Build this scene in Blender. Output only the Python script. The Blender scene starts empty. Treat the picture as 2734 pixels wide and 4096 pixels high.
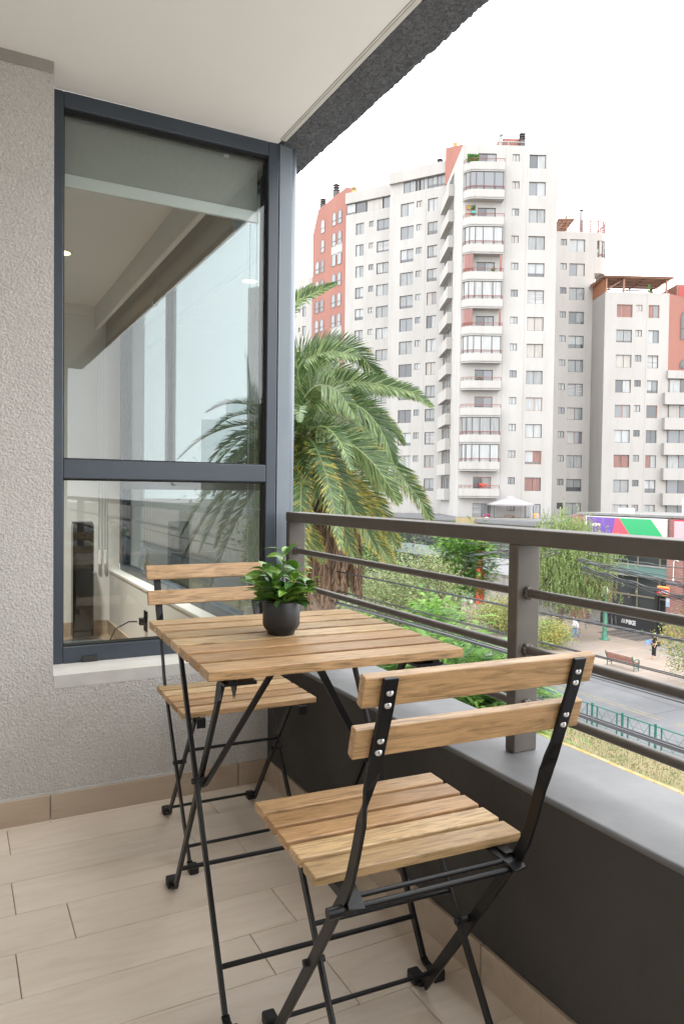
import bpy, math, random
from mathutils import Vector, Matrix
R = math.radians
rnd = random.Random(7)
scene = bpy.context.scene
C = scene.collection

# ------------------------------------------------------------------ camera
CAM = Vector((-0.9905, -2.4296, 1.027))
def cam_axes(yaw, pitch, roll):
    f = Vector((math.sin(yaw)*math.cos(pitch), math.cos(yaw)*math.cos(pitch), -math.sin(pitch)))
    r = Vector((math.cos(yaw), -math.sin(yaw), 0)); u = r.cross(f)
    c, s = math.cos(roll), math.sin(roll)
    return c*r+s*u, -s*r+c*u, f
CR, CU, CF = cam_axes(0.48437, 0.02646, 0.01231)
cam = bpy.data.objects.new("camera", bpy.data.cameras.new("camera")); C.objects.link(cam)
m = Matrix((CR, CU, -CF)).transposed().to_4x4(); m.translation = CAM
cam.matrix_world = m
cam.data.sensor_fit = 'VERTICAL'; cam.data.sensor_height = 36; cam.data.sensor_width = 36
cam.data.lens = 26.018; cam.data.clip_start = 0.05; cam.data.clip_end = 2000
scene.camera = cam

# ------------------------------------------------------------------ world, sun, exposure
SUN_EL, SUN_AZ = R(68), R(115)
w = bpy.data.worlds.new("World"); scene.world = w; w.use_nodes = True
nt = w.node_tree; nt.nodes.clear()
out = nt.nodes.new('ShaderNodeOutputWorld'); bg = nt.nodes.new('ShaderNodeBackground')
sky = nt.nodes.new('ShaderNodeTexSky'); sky.sky_type = 'NISHITA'; sky.sun_disc = False
sky.sun_elevation = SUN_EL; sky.sun_rotation = SUN_AZ
mix = nt.nodes.new('ShaderNodeMix'); mix.data_type = 'RGBA'; mix.inputs[0].default_value = 0.93   # overcast: cloud veil over the sky
mix.inputs[7].default_value = (20.5, 20.8, 21.2, 1)
nt.links.new(sky.outputs[0], mix.inputs[6]); nt.links.new(mix.outputs[2], bg.inputs[0])
bg.inputs[1].default_value = 0.10
nt.links.new(bg.outputs[0], out.inputs[0])
sl = bpy.data.lights.new("sun", 'SUN'); sl.energy = 0.5; sl.angle = R(45); sl.color = (1, .96, .9)
so = bpy.data.objects.new("sun", sl); C.objects.link(so)
sd = Vector((math.sin(SUN_AZ)*math.cos(SUN_EL), math.cos(SUN_AZ)*math.cos(SUN_EL), math.sin(SUN_EL)))
so.rotation_euler = sd.to_track_quat('Z', 'Y').to_euler(); so.location = (0, 0, 60)
scene.view_settings.view_transform = 'Standard'; scene.view_settings.look = 'None'
scene.view_settings.exposure = 1.12; scene.view_settings.gamma = 1
scene.render.engine = 'CYCLES'
scene.cycles.max_bounces = 9; scene.cycles.diffuse_bounces = 5; scene.cycles.transparent_max_bounces = 24
scene.cycles.glossy_bounces = 4; scene.cycles.use_denoising = True
scene.cycles.sample_clamp_indirect = 6

# ------------------------------------------------------------------ materials
MAT = {}
def mat(name, col, rough=.6, metal=0, spec=.5):
    if name in MAT: return MAT[name]
    m = bpy.data.materials.new(name); m.use_nodes = True
    b = m.node_tree.nodes['Principled BSDF']
    b.inputs['Base Color'].default_value = (*col, 1); b.inputs['Roughness'].default_value = rough
    b.inputs['Metallic'].default_value = metal; b.inputs['Specular IOR Level'].default_value = spec
    MAT[name] = m; return m
def N(m, t, **k):
    n = m.node_tree.nodes.new(t)
    for a, v in k.items(): setattr(n, a, v)
    return n
def L(m, a, b): m.node_tree.links.new(a, b)
def B(m): return m.node_tree.nodes['Principled BSDF']
def coords(m, scale=(1, 1, 1), kind='Object', island=0):
    tc = N(m, 'ShaderNodeTexCoord'); mp = N(m, 'ShaderNodeMapping'); mp.inputs['Scale'].default_value = scale
    L(m, tc.outputs[kind], mp.inputs[0])
    if island:
        g = N(m, 'ShaderNodeNewGeometry'); v = N(m, 'ShaderNodeVectorMath', operation='SCALE'); v.inputs[0].default_value = (17, 31, 23)
        L(m, g.outputs['Random Per Island'], v.inputs['Scale']); L(m, v.outputs[0], mp.inputs['Location'])
    return mp.outputs[0]
def noise(m, vec, scale, detail=4, rough=.55, dist=0):
    n = N(m, 'ShaderNodeTexNoise'); n.inputs['Scale'].default_value = scale; n.inputs['Detail'].default_value = detail
    n.inputs['Roughness'].default_value = rough; n.inputs['Distortion'].default_value = dist
    L(m, vec, n.inputs['Vector']); return n.outputs['Fac']
def ramp(m, fac, stops):
    r = N(m, 'ShaderNodeValToRGB'); e = r.color_ramp.elements
    while len(e) < len(stops): e.new(.5)
    for i, (p, c) in enumerate(stops): e[i].position = p; e[i].color = (*c, 1)
    L(m, fac, r.inputs[0]); return r.outputs[0]
def bump(m, h, strength, dist=.01):
    b = N(m, 'ShaderNodeBump'); b.inputs['Strength'].default_value = strength; b.inputs['Distance'].default_value = dist
    L(m, h, b.inputs['Height']); L(m, b.outputs[0], B(m).inputs['Normal'])
def mixc(m, fac, a, b, mode='MIX'):
    x = N(m, 'ShaderNodeMix', data_type='RGBA', blend_type=mode)
    for s, v in ((0, fac), (6, a), (7, b)):
        if hasattr(v, 'links'): L(m, v, x.inputs[s])
        else: x.inputs[s].default_value = v if s == 0 else (*v, 1)
    return x.outputs[2]
def mottled(name, c1, c2, scale=3, rough=.8, bs=0, bscale=60, bdist=.004, lo=.35, hi=.65, detail=5):
    m = mat(name, c1, rough); v = coords(m)
    L(m, ramp(m, noise(m, v, scale, detail), [(lo, c1), (hi, c2)]), B(m).inputs['Base Color'])
    if bs: bump(m, noise(m, v, bscale, 3), bs, bdist)
    return m

def make_wood(name, light, dark, red):
    m = mat(name, light, .5, spec=.5); v = coords(m, (1.3, 14, 14), island=1)
    g = N(m, 'ShaderNodeNewGeometry')
    grain = noise(m, v, 9, 6, .62, 1.2)
    fine = noise(m, coords(m, (6, 160, 160), island=1), 3, 3)
    base = ramp(m, g.outputs['Random Per Island'], [(0, light), (.22, red), (.42, light), (.62, dark), (.8, red), (1, light)])
    base = mixc(m, .12, base, light)
    dk = tuple(c*.52 for c in dark)
    c = mixc(m, ramp(m, grain, [(.44, (0, 0, 0)), (.70, (.85, .85, .85))]), base, dk)
    c = mixc(m, ramp(m, fine, [(.45, (0, 0, 0)), (.8, (.35, .35, .35))]), c, dk)
    L(m, c, B(m).inputs['Base Color']); bump(m, fine, .12, .001)
    L(m, ramp(m, grain, [(.3, (.34,)*3), (.8, (.52,)*3)]), B(m).inputs['Roughness'])
    return m
WOOD = make_wood('acacia_wood', (.62, .44, .235), (.29, .175, .075), (.42, .215, .09))
BLACK = mat('black_steel', (.008, .008, .009), .36, 0, .28); 
RUB = mat('black_rubber', (.012, .012, .013), .6)
SCREW = mat('screw_steel', (.62, .61, .58), .35, .8)

def make_stucco(name, c1, c2, scale, strength, dist):
    m = mat(name, c1, .9, spec=.2); v = coords(m)
    n1 = noise(m, v, scale, 3, .6, 1.4)
    vo = N(m, 'ShaderNodeTexVoronoi', feature='SMOOTH_F1'); vo.inputs['Scale'].default_value = scale*.8; L(m, v, vo.inputs['Vector'])
    a = N(m, 'ShaderNodeMath', operation='ADD'); L(m, n1, a.inputs[0]); L(m, vo.outputs['Distance'], a.inputs[1])
    st = ramp(m, noise(m, coords(m, (1, 1, .45)), 2.6, 6, .65, .8), [(.5, (0,)*3), (.78, (.38,)*3)])
    cc = mixc(m, ramp(m, n1, [(.36, (0,)*3), (.62, (1,)*3)]), c2, c1)
    L(m, mixc(m, st, cc, tuple(x*.72 for x in c2)), B(m).inputs['Base Color'])
    bump(m, a.outputs[0], strength, dist); return m
STUCCO = make_stucco('grey_stucco', (.715, .695, .665), (.55, .532, .507), 185, .95, .006)
STUCCO_DK = make_stucco('charcoal_stucco', (.165, .17, .182), (.085, .088, .095), 75, .9, .012)
SMOOTHG = mottled('smooth_grey_render', (.50, .49, .47), (.58, .565, .54), 9, .85, .15, 40)
CEIL = mottled('ceiling_paint', (.83, .815, .785), (.85, .835, .805), 1.3, .9, .05, 90)
WHITE = mat('white_paint', (.82, .81, .78), .55)
BEAD = mat('ceiling_bead', (.62, .60, .56), .6)

# floor tiles: wood look porcelain
def make_tile(name, a, b, c):
    m = mat(name, a, .5); v = coords(m, (1.6, 11, 8), island=1)
    g = N(m, 'ShaderNodeNewGeometry')
    n1 = noise(m, v, 2.2, 6, .6, .8); n2 = noise(m, coords(m, (1.2, 3, 3), island=1), 2.0, 3); n3 = noise(m, coords(m, (5, 60, 60), island=1), 4, 3)
    col = ramp(m, n1, [(.3, b), (.52, a), (.75, c)])
    col = mixc(m, ramp(m, n2, [(.42, (0,)*3), (.62, (.45,)*3)]), col, b)
    col = mixc(m, ramp(m, n3, [(.45, (0,)*3), (.8, (.16,)*3)]), col, tuple(x*.6 for x in b))
    tint = ramp(m, g.outputs['Random Per Island'], [(0, (.90, .895, .885)), (.35, (1, .98, .96)), (.7, (.95, .95, .95)), (1, (1.0, 1.0, 1.0))])
    L(m, mixc(m, 1, col, tint, 'MULTIPLY'), B(m).inputs['Base Color']); bump(m, n3, .05, .001)
    return m
TILE = make_tile('wood_look_tile', (.76, .675, .575), (.68, .585, .48), (.79, .71, .615))
SKIRT = make_tile('skirting_tile', (.50, .41, .32), (.43, .345, .26), (.53, .44, .35))
GROUT = mat('grout', (.25, .212, .18), .9)
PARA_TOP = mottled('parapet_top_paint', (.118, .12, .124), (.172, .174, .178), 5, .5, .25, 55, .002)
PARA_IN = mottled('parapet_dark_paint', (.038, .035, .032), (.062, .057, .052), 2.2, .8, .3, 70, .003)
RAIL = mottled('taupe_rail_paint', (.092, .079, .068), (.108, .094, .082), 20, .42, .05, 200, .001)
FRAME = mottled('anthracite_frame', (.042, .055, .073), (.05, .064, .083), 5, .36)
COLUMN = mottled('corner_post_sky_sheen', (.17, .20, .235), (.19, .22, .255), 5, .38)  # base colour lightened to stand in for reflected sky
GASK = mat('black_gasket', (.008, .008, .008), .7)

def make_glass(name, f0, tint=(.93, .96, .95)):
    m = mat(name, (1, 1, 1)); n = m.node_tree; n.nodes.clear()
    o = n.nodes.new('ShaderNodeOutputMaterial'); tr = n.nodes.new('ShaderNodeBsdfTransparent'); tr.inputs[0].default_value = (*tint, 1)
    gl = n.nodes.new('ShaderNodeBsdfGlossy'); gl.inputs['Roughness'].default_value = 0.004
    mx = n.nodes.new('ShaderNodeMixShader'); g = n.nodes.new('ShaderNodeNewGeometry')
    d = n.nodes.new('ShaderNodeVectorMath'); d.operation = 'DOT_PRODUCT'
    n.links.new(g.outputs['Normal'], d.inputs[0]); n.links.new(g.outputs['Incoming'], d.inputs[1])
    def M(op, a, b=None):
        x = n.nodes.new('ShaderNodeMath'); x.operation = op; x.use_clamp = (op == 'ADD')
        for i, q in enumerate((a, b)):
            if q is None: continue
            if hasattr(q, 'links'): n.links.new(q, x.inputs[i])
            else: x.inputs[i].default_value = q
        return x.outputs[0]
    c = M('ABSOLUTE', d.outputs['Value']); c = M('SUBTRACT', 1, c); c = M('POWER', c, 5); c = M('MULTIPLY', c, 1-f0); c = M('ADD', c, f0)
    n.links.new(c, mx.inputs[0]); n.links.new(tr.outputs[0], mx.inputs[1]); n.links.new(gl.outputs[0], mx.inputs[2]); n.links.new(mx.outputs[0], o.inputs[0])
    return m
GLASS = make_glass('window_glass', .045)
GLASS2 = make_glass('side_glass', .05, (.43, .465, .47))

# ------------------------------------------------------------------ mesh builder
class MB:
    def __init__(s): s.v = []; s.f = []; s.mi = []; s.sm = []
    def add(s, vs, fs, mi=0, sm=False):
        o = len(s.v); s.v += [tuple(x) for x in vs]
        for f in fs: s.f.append(tuple(o+i for i in f)); s.mi.append(mi); s.sm.append(sm)
    def box(s, a, b, mi=0, M=None):
        x0, y0, z0 = a; x1, y1, z1 = b
        vs = [Vector(p) for p in ((x0,y0,z0),(x1,y0,z0),(x1,y1,z0),(x0,y1,z0),(x0,y0,z1),(x1,y0,z1),(x1,y1,z1),(x0,y1,z1))]
        if M: vs = [M @ p for p in vs]
        s.add(vs, [(0,3,2,1),(4,5,6,7),(0,1,5,4),(1,2,6,5),(2,3,7,6),(3,0,4,7)], mi)
    def quad(s, a, b, c, d, mi=0): s.add([a, b, c, d], [(0,1,2,3)], mi)
    def tube(s, pts, r, n=8, mi=0, cap=True, sm=True):
        pts = [Vector(p) for p in pts]; rs = r if isinstance(r, (list, tuple)) else [r]*len(pts)
        vs = []; up = None
        for i, p in enumerate(pts):
            t = (pts[min(i+1, len(pts)-1)]-pts[max(i-1, 0)]).normalized()
            if up is None: up = Vector((0, 0, 1)) if abs(t.z) < .9 else Vector((1, 0, 0))
            a = t.cross(up).normalized(); b = a.cross(t).normalized(); up = b
            for k in range(n):
                g = 2*math.pi*k/n; vs.append(p+a*math.cos(g)*rs[i]+b*math.sin(g)*rs[i])
        fs = [(i*n+k, i*n+(k+1) % n, (i+1)*n+(k+1) % n, (i+1)*n+k) for i in range(len(pts)-1) for k in range(n)]
        s.add(vs, fs, mi, sm)
        if cap: s.add(vs[:n], [tuple(range(n-1, -1, -1))], mi); s.add(vs[-n:], [tuple(range(n))], mi)
    def bar(s, pts, ws, hs, side, mi=0):
        """rectangular section swept along pts; side = list of vectors for the width direction"""
        pts = [Vector(p) for p in pts]; n = len(pts); vs = []
        if not isinstance(ws, (list, tuple)): ws = [ws]*n
        if not isinstance(hs, (list, tuple)): hs = [hs]*n
        if not isinstance(side, list): side = [side]*n
        for i, p in enumerate(pts):
            t = (pts[min(i+1, n-1)]-pts[max(i-1, 0)]).normalized()
            a = Vector(side[i]); a = (a-t*a.dot(t)).normalized(); b = t.cross(a)
            for sa, sb in ((-1,-1),(1,-1),(1,1),(-1,1)): vs.append(p+a*sa*ws[i]/2+b*sb*hs[i]/2)
        fs = [(i*4+k, i*4+(k+1) % 4, (i+1)*4+(k+1) % 4, (i+1)*4+k) for i in range(n-1) for k in range(4)]
        fs += [(3,2,1,0), tuple(4*(n-1)+k for k in range(4))]
        s.add(vs, fs, mi)
    def lathe(s, prof, n=24, c=(0,0,0), mi=0, sm=True):
        vs = []; c = Vector(c)
        for r_, z in prof:
            for k in range(n):
                g = 2*math.pi*k/n; vs.append(c+Vector((r_*math.cos(g), r_*math.sin(g), z)))
        s.add(vs, [(i*n+k, i*n+(k+1) % n, (i+1)*n+(k+1) % n, (i+1)*n+k) for i in range(len(prof)-1) for k in range(n)], mi, sm)
    def prism(s, poly, z0, z1, mi=0, M=None):
        n = len(poly); vs = [Vector((x, y, z0)) for x, y in poly]+[Vector((x, y, z1)) for x, y in poly]
        if M: vs = [M @ p for p in vs]
        s.add(vs, [tuple(range(n-1, -1, -1)), tuple(range(n, 2*n))]+[(k, (k+1) % n, n+(k+1) % n, n+k) for k in range(n)], mi)
    def ball(s, c, r, mi=0, n=10, sq=(1,1,1)):
        prof = [(math.sin(math.pi*i/n), -math.cos(math.pi*i/n)) for i in range(n+1)]; vs = []; c = Vector(c)
        for a, z in prof:
            for k in range(2*n): g = math.pi*k/n; vs.append(c+Vector((a*math.cos(g)*r*sq[0], a*math.sin(g)*r*sq[1], z*r*sq[2])))
        w_ = 2*n
        s.add(vs, [(i*w_+k, i*w_+(k+1) % w_, (i+1)*w_+(k+1) % w_, (i+1)*w_+k) for i in range(n) for k in range(w_)], mi, True)
    def build(s, name, mats, parent=None, bevel=0, seg=2):
        me = bpy.data.meshes.new(name); me.from_pydata(s.v, [], s.f)
        if not isinstance(mats, (list, tuple)): mats = [mats]
        for x in mats: me.materials.append(x)
        me.polygons.foreach_set('material_index', s.mi); me.polygons.foreach_set('use_smooth', s.sm); me.update()
        o = bpy.data.objects.new(name, me); C.objects.link(o)
        if parent: o.parent = parent
        if bevel:
            b = o.modifiers.new('bevel', 'BEVEL'); b.width = bevel; b.segments = seg; b.limit_method = 'ANGLE'; b.angle_limit = R(50)
        return o
def tag(o, label=None, cat=None, group=None, kind=None):
    if label: o['label'] = label
    if cat: o['category'] = cat
    if group: o['group'] = group
    if kind: o['kind'] = kind
    return o
def empty(name, loc=(0,0,0), rz=0):
    o = bpy.data.objects.new(name, None); C.objects.link(o); o.location = loc; o.rotation_euler = (0, 0, rz); o.empty_display_size = .1
    return o
def copy_tree(o, parent=None):
    kids = [k for k in C.objects if k.parent == o]
    c = o.copy(); C.objects.link(c)
    if parent: c.parent = parent
    for k in kids: copy_tree(k, c)
    return c
def boxobj(name, a, b, m, parent=None, bevel=0):
    q = MB(); q.box(a, b); return q.build(name, m, parent, bevel)
def text(name, body, size, m, loc, rot, parent, extrude=.01, bold=0.0, sx=1.0, align='LEFT'):
    cu = bpy.data.curves.new(name, 'FONT'); cu.body = body; cu.size = size; cu.extrude = extrude; cu.offset = bold; cu.align_x = align; cu.align_y = 'BOTTOM_BASELINE' if hasattr(cu, 'align_y') else cu.align_y
    t = bpy.data.objects.new(name, cu); C.objects.link(t); bpy.context.view_layer.update()
    me = bpy.data.meshes.new_from_object(t.evaluated_get(bpy.context.evaluated_depsgraph_get()))
    bpy.data.objects.remove(t); me.materials.clear(); me.materials.append(m)
    o = bpy.data.objects.new(name, me); C.objects.link(o); o.parent = parent; o.location = loc; o.rotation_euler = rot; o.scale = (sx, 1, 1)
    return o

# ================================================================== BALCONY
# floor: individual tiles over grout, rows along X
q = MB()
EY = -5.6
rows = [0.0, -.025, -.19, -.353, -.515, -.677, -.84, -1.0, -1.16, -1.322, -1.484, -1.646, -1.808, -1.97, -2.132, -2.294, -2.456, -2.618, -2.78]
joint = [-.724, -.241, -.364, -.25, -.135, -.262, -.382, -.267, -.152, -.36, -.25, -.13, -.30, -.40, -.2, -.33, -.15, -.27]
rows += [rows[-1]-.162*(k+1) for k in range(17)]; joint += [-.2-.037*(k*7 % 11) for k in range(17)]
q.box((-3.6, EY, -.02), (0, 0, -.004), 1)
for i in range(len(rows)-1):
    y1, y0 = rows[i]-.001, rows[i+1]+.001
    x = joint[i]
    while x < 0: x += .606
    while x > -3.6:
        x0 = max(x-.606, -3.6); x1 = min(x, 0)
        if x1-x0 > .01: q.box((x0+.001, y0, -.012), (x1-.001, y1, 0), 0)
        x -= .606
floor = q.build('balcony_floor', [TILE, GROUT], bevel=.0008, seg=1); tag(floor, kind='structure')

# stuccoed wall with the window opening, skirting, ledge
wall = empty('stucco_wall'); tag(wall, 'rough grey stucco wall around the dark framed window', 'wall')
HC = 2.32
q = MB()
q.box((-3.6, 0, 0), (-.715, .21, HC), 0)
q.box((-.715, 0, 0), (0, .21, .432), 0)
q.build('wall_body', STUCCO, wall)
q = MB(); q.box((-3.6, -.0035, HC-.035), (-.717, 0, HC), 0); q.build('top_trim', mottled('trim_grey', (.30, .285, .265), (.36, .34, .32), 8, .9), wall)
q = MB(); q.box((-.712, -.0015, .408), (0, 0, .4475), 0); q.build('smooth_band', SMOOTHG, wall)
q = MB(); q.box((-.714, -.0005, .432), (0, .2, .4476), 0); q.build('window_ledge', mottled('ledge_paint', (.80, .78, .73), (.74, .71, .66), 6, .6), wall, .002)
q = MB()
for a, b in ((-3.6, -2.545), (-2.542, -1.94), (-1.937, -1.334), (-1.331, -.7245), (-.7215, -.113), (-.11, -.008)): q.box((a, -.009, 0), (b, 0, .079))
q.build('skirting', SKIRT, wall, .001)
q = MB(); q.box((-3.6, -.006, .079), (-.3, 0, .086)); q.build('caulk_line', SMOOTHG, wall)

# parapet
par = empty('parapet_wall'); tag(par, 'low dark grey parapet wall under the metal railing', 'wall')
PH = .4576
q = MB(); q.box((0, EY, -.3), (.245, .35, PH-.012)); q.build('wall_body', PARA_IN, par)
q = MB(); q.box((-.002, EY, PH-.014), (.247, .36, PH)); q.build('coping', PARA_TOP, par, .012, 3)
q = MB(); y = -.002
while y > EY: q.box((-.009, max(y-.604, EY), 0), (0, y-.002, .079)); y -= .606
q.build('skirting', SKIRT, par, .001)

# ceiling slab and outer beam strip
q = MB(); q.box((-3.6, EY, HC), (.083, .155, HC+.18)); ceil = q.build('ceiling', CEIL); tag(ceil, kind='structure')
beam = empty('edge_beam'); tag(beam, 'rough charcoal stucco beam along the ceiling edge', 'beam')
q = MB(); nseg = 640; y0, y1 = EY, .7
prev = None
cols = [.1, .13, .16, .19, .21, .225, .238, .25]
grid = []
for i in range(nseg+1):
    yy = y0+(y1-y0)*i/nseg; row = []
    for j, x in enumerate(cols):
        ex = rnd.uniform(-.0018, .0012) if j == len(cols)-1 else (rnd.uniform(-.002, .002) if j > 0 else 0)
        row.append((x+ex, yy, HC-.004+rnd.uniform(-.0035, .0035)))
    row.append((.262, yy, HC+.012+rnd.uniform(-.004, .004))); row.append((.262, yy, HC+.6))
    grid.append(row)
nc = len(grid[0]); vs = [p for r_ in grid for p in r_]
q.add(vs, [(i*nc+j, (i+1)*nc+j, (i+1)*nc+j+1, i*nc+j+1) for i in range(nseg) for j in range(nc-1)], 0, True)
q.box((.083, y0, HC+.004), (.2, y1, HC+.6))
q.build('beam_body', STUCCO_DK, beam)
q = MB(); q.box((.083, EY, HC-.004), (.1, .12, HC+.01)); q.build('ceiling_bead', BEAD, beam, .003)
q = MB(); q.box((.0755, EY, HC-.0012), (.078, .12, HC+.003)); q.build('bead_groove', mat('groove', (.3, .29, .27), .9), beam)

# unseen balcony sides, added: end wall blocks back light, pale doors bounce it
ew = boxobj('light_blocking_end_wall', (-3.6, EY-.2, 0), (.1, EY, HC), STUCCO); tag(ew, 'unseen grey stucco wall added behind the viewer to cut light from the rear', 'wall')
bw = empty('unseen_bounce_doors', (-1.95, -1.4, 0)); tag(bw, 'unseen pale doors added along the inner side of the balcony to bounce light', 'door')
boxobj('glass', (-.05, -4.2, .03), (0, 1.38, HC), mat('pale_bounce_panel', (.60, .585, .56), .3), bw); boxobj('door_frame', (-.02, -.04, .03), (.03, .04, HC), FRAME, bw)  # opaque pale panel, lightened to throw light back on to the floor
boxobj('door_frame', (-.04, 1.38, 0), (.03, 1.4, HC), FRAME, bw); boxobj('door_frame', (-.04, -4.2, 0), (.03, 1.38, .03), FRAME, bw)

# ---------------------------------------------------------------- corner window
win = empty('corner_window', (-.35, .154, .4476)); tag(win, 'tall dark blue grey framed window with a middle rail beside the stucco wall', 'window')
def wl(x, y, z): return (x+.35, y-.154, z-.4476)
def wbox(name, a, b, m, bevel=.003): return boxobj(name, wl(*a), wl(*b), m, win, bevel)
Y0, Y1 = .154, .205
fr = MB()
for a, b in (((-.714, Y0, .4476), (-.668, Y1, HC)), ((.046, Y0, .4476), (.087, Y1, HC)), ((-.668, Y0, .4476), (.046, Y1, .502)),
             ((-.668, Y0, 2.268), (.046, Y1, HC)), ((-.668, Y0, 1.062), (.046, Y1, 1.126))): fr.box(wl(*a), wl(*b))
fr.build('window_frame', FRAME, win, .003)
g = MB()
for z0, z1 in ((.502, 1.062), (1.126, 2.268)):
    for a, b in (((-.668, Y0+.012, z0), (-.664, Y1, z1)), ((.042, Y0+.012, z0), (.046, Y1, z1)), ((-.664, Y0+.012, z0), (.042, Y1, z0+.004)), ((-.664, Y0+.012, z1-.006), (.042, Y1, z1))): g.box(wl(*a), wl(*b))
g.build('gasket', GASK, win)
for z0, z1 in ((.506, 1.056), (1.13, 2.262)):
    wbox('glass_pane', (-.664, Y0+.022, z0), (.042, Y0+.028, z1), GLASS, 0)
wbox('drain_cap', (-.607, .146, .4485), (-.556, .154, .468), mat('drain_black', (.03, .03, .03), .4), .002)
# rounded corner post
post = empty('corner_post', (.12, .2, 0)); tag(post, 'rounded blue grey metal post at the corner between window and railing', 'post')
poly = [(.0905-.12, .154-.2), (.135-.12, .154-.2)]
for k in range(1, 9): a = -90+k*90/9; poly.append((.135-.12+.035*math.cos(R(a)), .189-.2+.035*math.sin(R(a))))
poly += [(.170-.12, .30-.2), (.0905-.12, .30-.2)]
q = MB(); q.prism(poly, PH, HC)
for i in range(len(q.sm)): q.sm[i] = i > 3 and i < 12
q.build('post_body', COLUMN, post)
boxobj('post_seal', (.0872-.12, .166-.2, PH), (.0905-.12, .25-.2, HC), GASK, post)

# side window of the room (looks on to the street)
sw = empty('side_window', (.1, 1.6, .455)); tag(sw, 'side window of the room seen through the corner window', 'window')
def sb(q, a, b): q.box((a[0]-.1, a[1]-1.6, a[2]-.455), (b[0]-.1, b[1]-1.6, b[2]-.455))
q = MB(); X0, X1 = .07, .125
for a, b in (((X0, .212, .455), (X1, 2.98, .50)), ((X0, .212, 2.25), (X1, 2.98, 2.32)), ((X0, 2.90, .50), (X1+.01, 3.01, 2.25)), ((X0, .212, .5), (X1, .232, 2.25)),
             ((X0, .232, 1.03), (X1, 2.9, 1.10))): sb(q, a, b)
q.build('window_frame', FRAME, sw, .002)
q = MB(); sb(q, (X0-.02, 1.60, 1.10), (X0+.012, 1.66, 2.25)); sb(q, (X0-.02, .234, 1.10), (X0+.012, .25, 2.25)); sb(q, (X0-.02, .25, 1.10), (X0+.012, 1.6, 1.13)); sb(q, (X0-.02, .25, 2.2), (X0+.012, 1.6, 2.25)); q.build('sliding_sash', FRAME, sw)
for a, b in (((.098, .232, .5), (.102, 2.9, 1.03)), ((.098, 1.63, 1.10), (.102, 2.9, 2.25)), ((.064, .25, 1.13), (.068, 1.6, 2.2))):
    q = MB(); sb(q, a, b); q.build('glass_pane', GLASS2, sw)

# ---------------------------------------------------------------- room inside
INW = mottled('room_wall_paint', (.76, .755, .74), (.78, .775, .76), 2, .8)
room = empty('room_walls'); tag(room, kind='structure')
q = MB()
q.box((-3.6, 3.0, 0), (.07, 3.1, 2.35)); q.box((-3.7, .2, 0), (-3.6, 3.1, 2.35)); q.box((-3.6, .2101, 0), (-.715, .215, 2.35)); q.box((-.715, .2101, 0), (.0, .215, .44))
q.box((0, .21, 0), (.24, 3.1, .44)); q.box((.125, 3.0, 0), (.24, 3.1, 2.35))
q.box((.13, .36, 2.30), (.25, 3.1, 2.9)); q.box((-3.6, 3.1, 2.35), (.25, 3.4, 2.9))
q.build('inner_walls', INW, room)
q = MB(); q.box((-3.6, .21, 2.30), (.125, 3.0, 2.36)); o = q.build('room_ceiling', mottled('room_ceiling_paint', (.78, .77, .75), (.80, .79, .77), 2, .9)); tag(o, kind='structure')
q = MB(); q.box((-3.6, .21, -.02), (0, 3.0, 0)); o = q.build('room_floor', make_tile('room_tile', (.42, .33, .25), (.34, .26, .19), (.45, .36, .28))); tag(o, kind='structure')
q = MB(); q.box((-.004, .21, .44), (.07, 3.0, .458)); q.box((-3.6, 2.975, 2.235), (0, 3.0, 2.30)); q.build('sill_and_cornice', WHITE, room, .003)
q = MB(); q.box((-3.6, 2.988, 0), (-.012, 3.0, .098)); q.box((-.012, .22, 0), (0, 3.0, .095)); q.build('skirting', SKIRT, room, .001)
# pelmet + roller blinds
FAB = mottled('blind_fabric', (.28, .28, .26), (.30, .30, .28), 60, .9)
ALU = mat('blind_bar', (.60, .61, .60), .35, .2)
bl = empty('roller_blind', (-.32, .26, 2.2)); tag(bl, 'grey roller blind half raised behind the tall corner window', 'blind')
q = MB(); q.tube([(-.345, 0, .055), (.40, 0, .055)], .04, 20); q.box((-.345, -.043, -.125), (.345, -.040, .055)); q.build('fabric', FAB, bl)
q = MB(); q.box((-.34, -.052, -.165), (.35, -.036, -.123)); q.build('bottom_bar', ALU, bl, .003)
def bead_chain(q, x, y, z0, z1):
    z = z0
    while z < z1: q.ball((x, y, z), .0028, 0, 3); z += .0105
q = MB(); bead_chain(q, .335, .0, -1.62, -.1); bead_chain(q, .366, .01, -1.62, -.1); q.box((.328, -.008, -1.66), (.372, .014, -1.62)); q.build('bead_chain', WHITE, bl)
bl = empty('roller_blind', (-.015, 1.6, 2.2)); tag(bl, 'long beige roller blind drawn above the side window', 'blind')
q = MB(); q.tube([(0.015, -1.3, .02), (0.015, 1.35, .02)], .045, 16); q.box((-.024, -1.3, -.16), (-.021, 1.35, .02)); q.build('fabric', mottled('beige_fabric', (.62, .59, .54), (.65, .62, .57), 60, .9), bl)
q = MB(); q.box((-.03, -1.3, -.185), (-.014, 1.35, -.158)); q.build('bottom_bar', mat('bar_dark', (.45, .42, .38), .5), bl, .003)
q = MB(); q.tube([(-.03, -.15, -.2), (-.035, -.15, -.215), (-.045, -.15, -.222), (-.055, -.15, -.215), (-.057, -.15, -.19)], .004, 8); q.tube([(-.03, -.15, .05), (-.03, -.15, -.2)], .0012, 6); q.build('pull_hook', WHITE, bl)
pe = boxobj('pelmet', (-.105, .22, 2.15), (-.085, 2.974, 2.30), mottled('pelmet_paint', (.66, .65, .62), (.68, .67, .64), 2, .8)); tag(pe, 'pale box pelmet running below the room ceiling along the side window', 'pelmet')
b2 = MB(); b2.box((-.107, .22, 2.143), (-.084, 2.974, 2.15)); b2.build('pelmet_edge', WHITE, pe)
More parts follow.
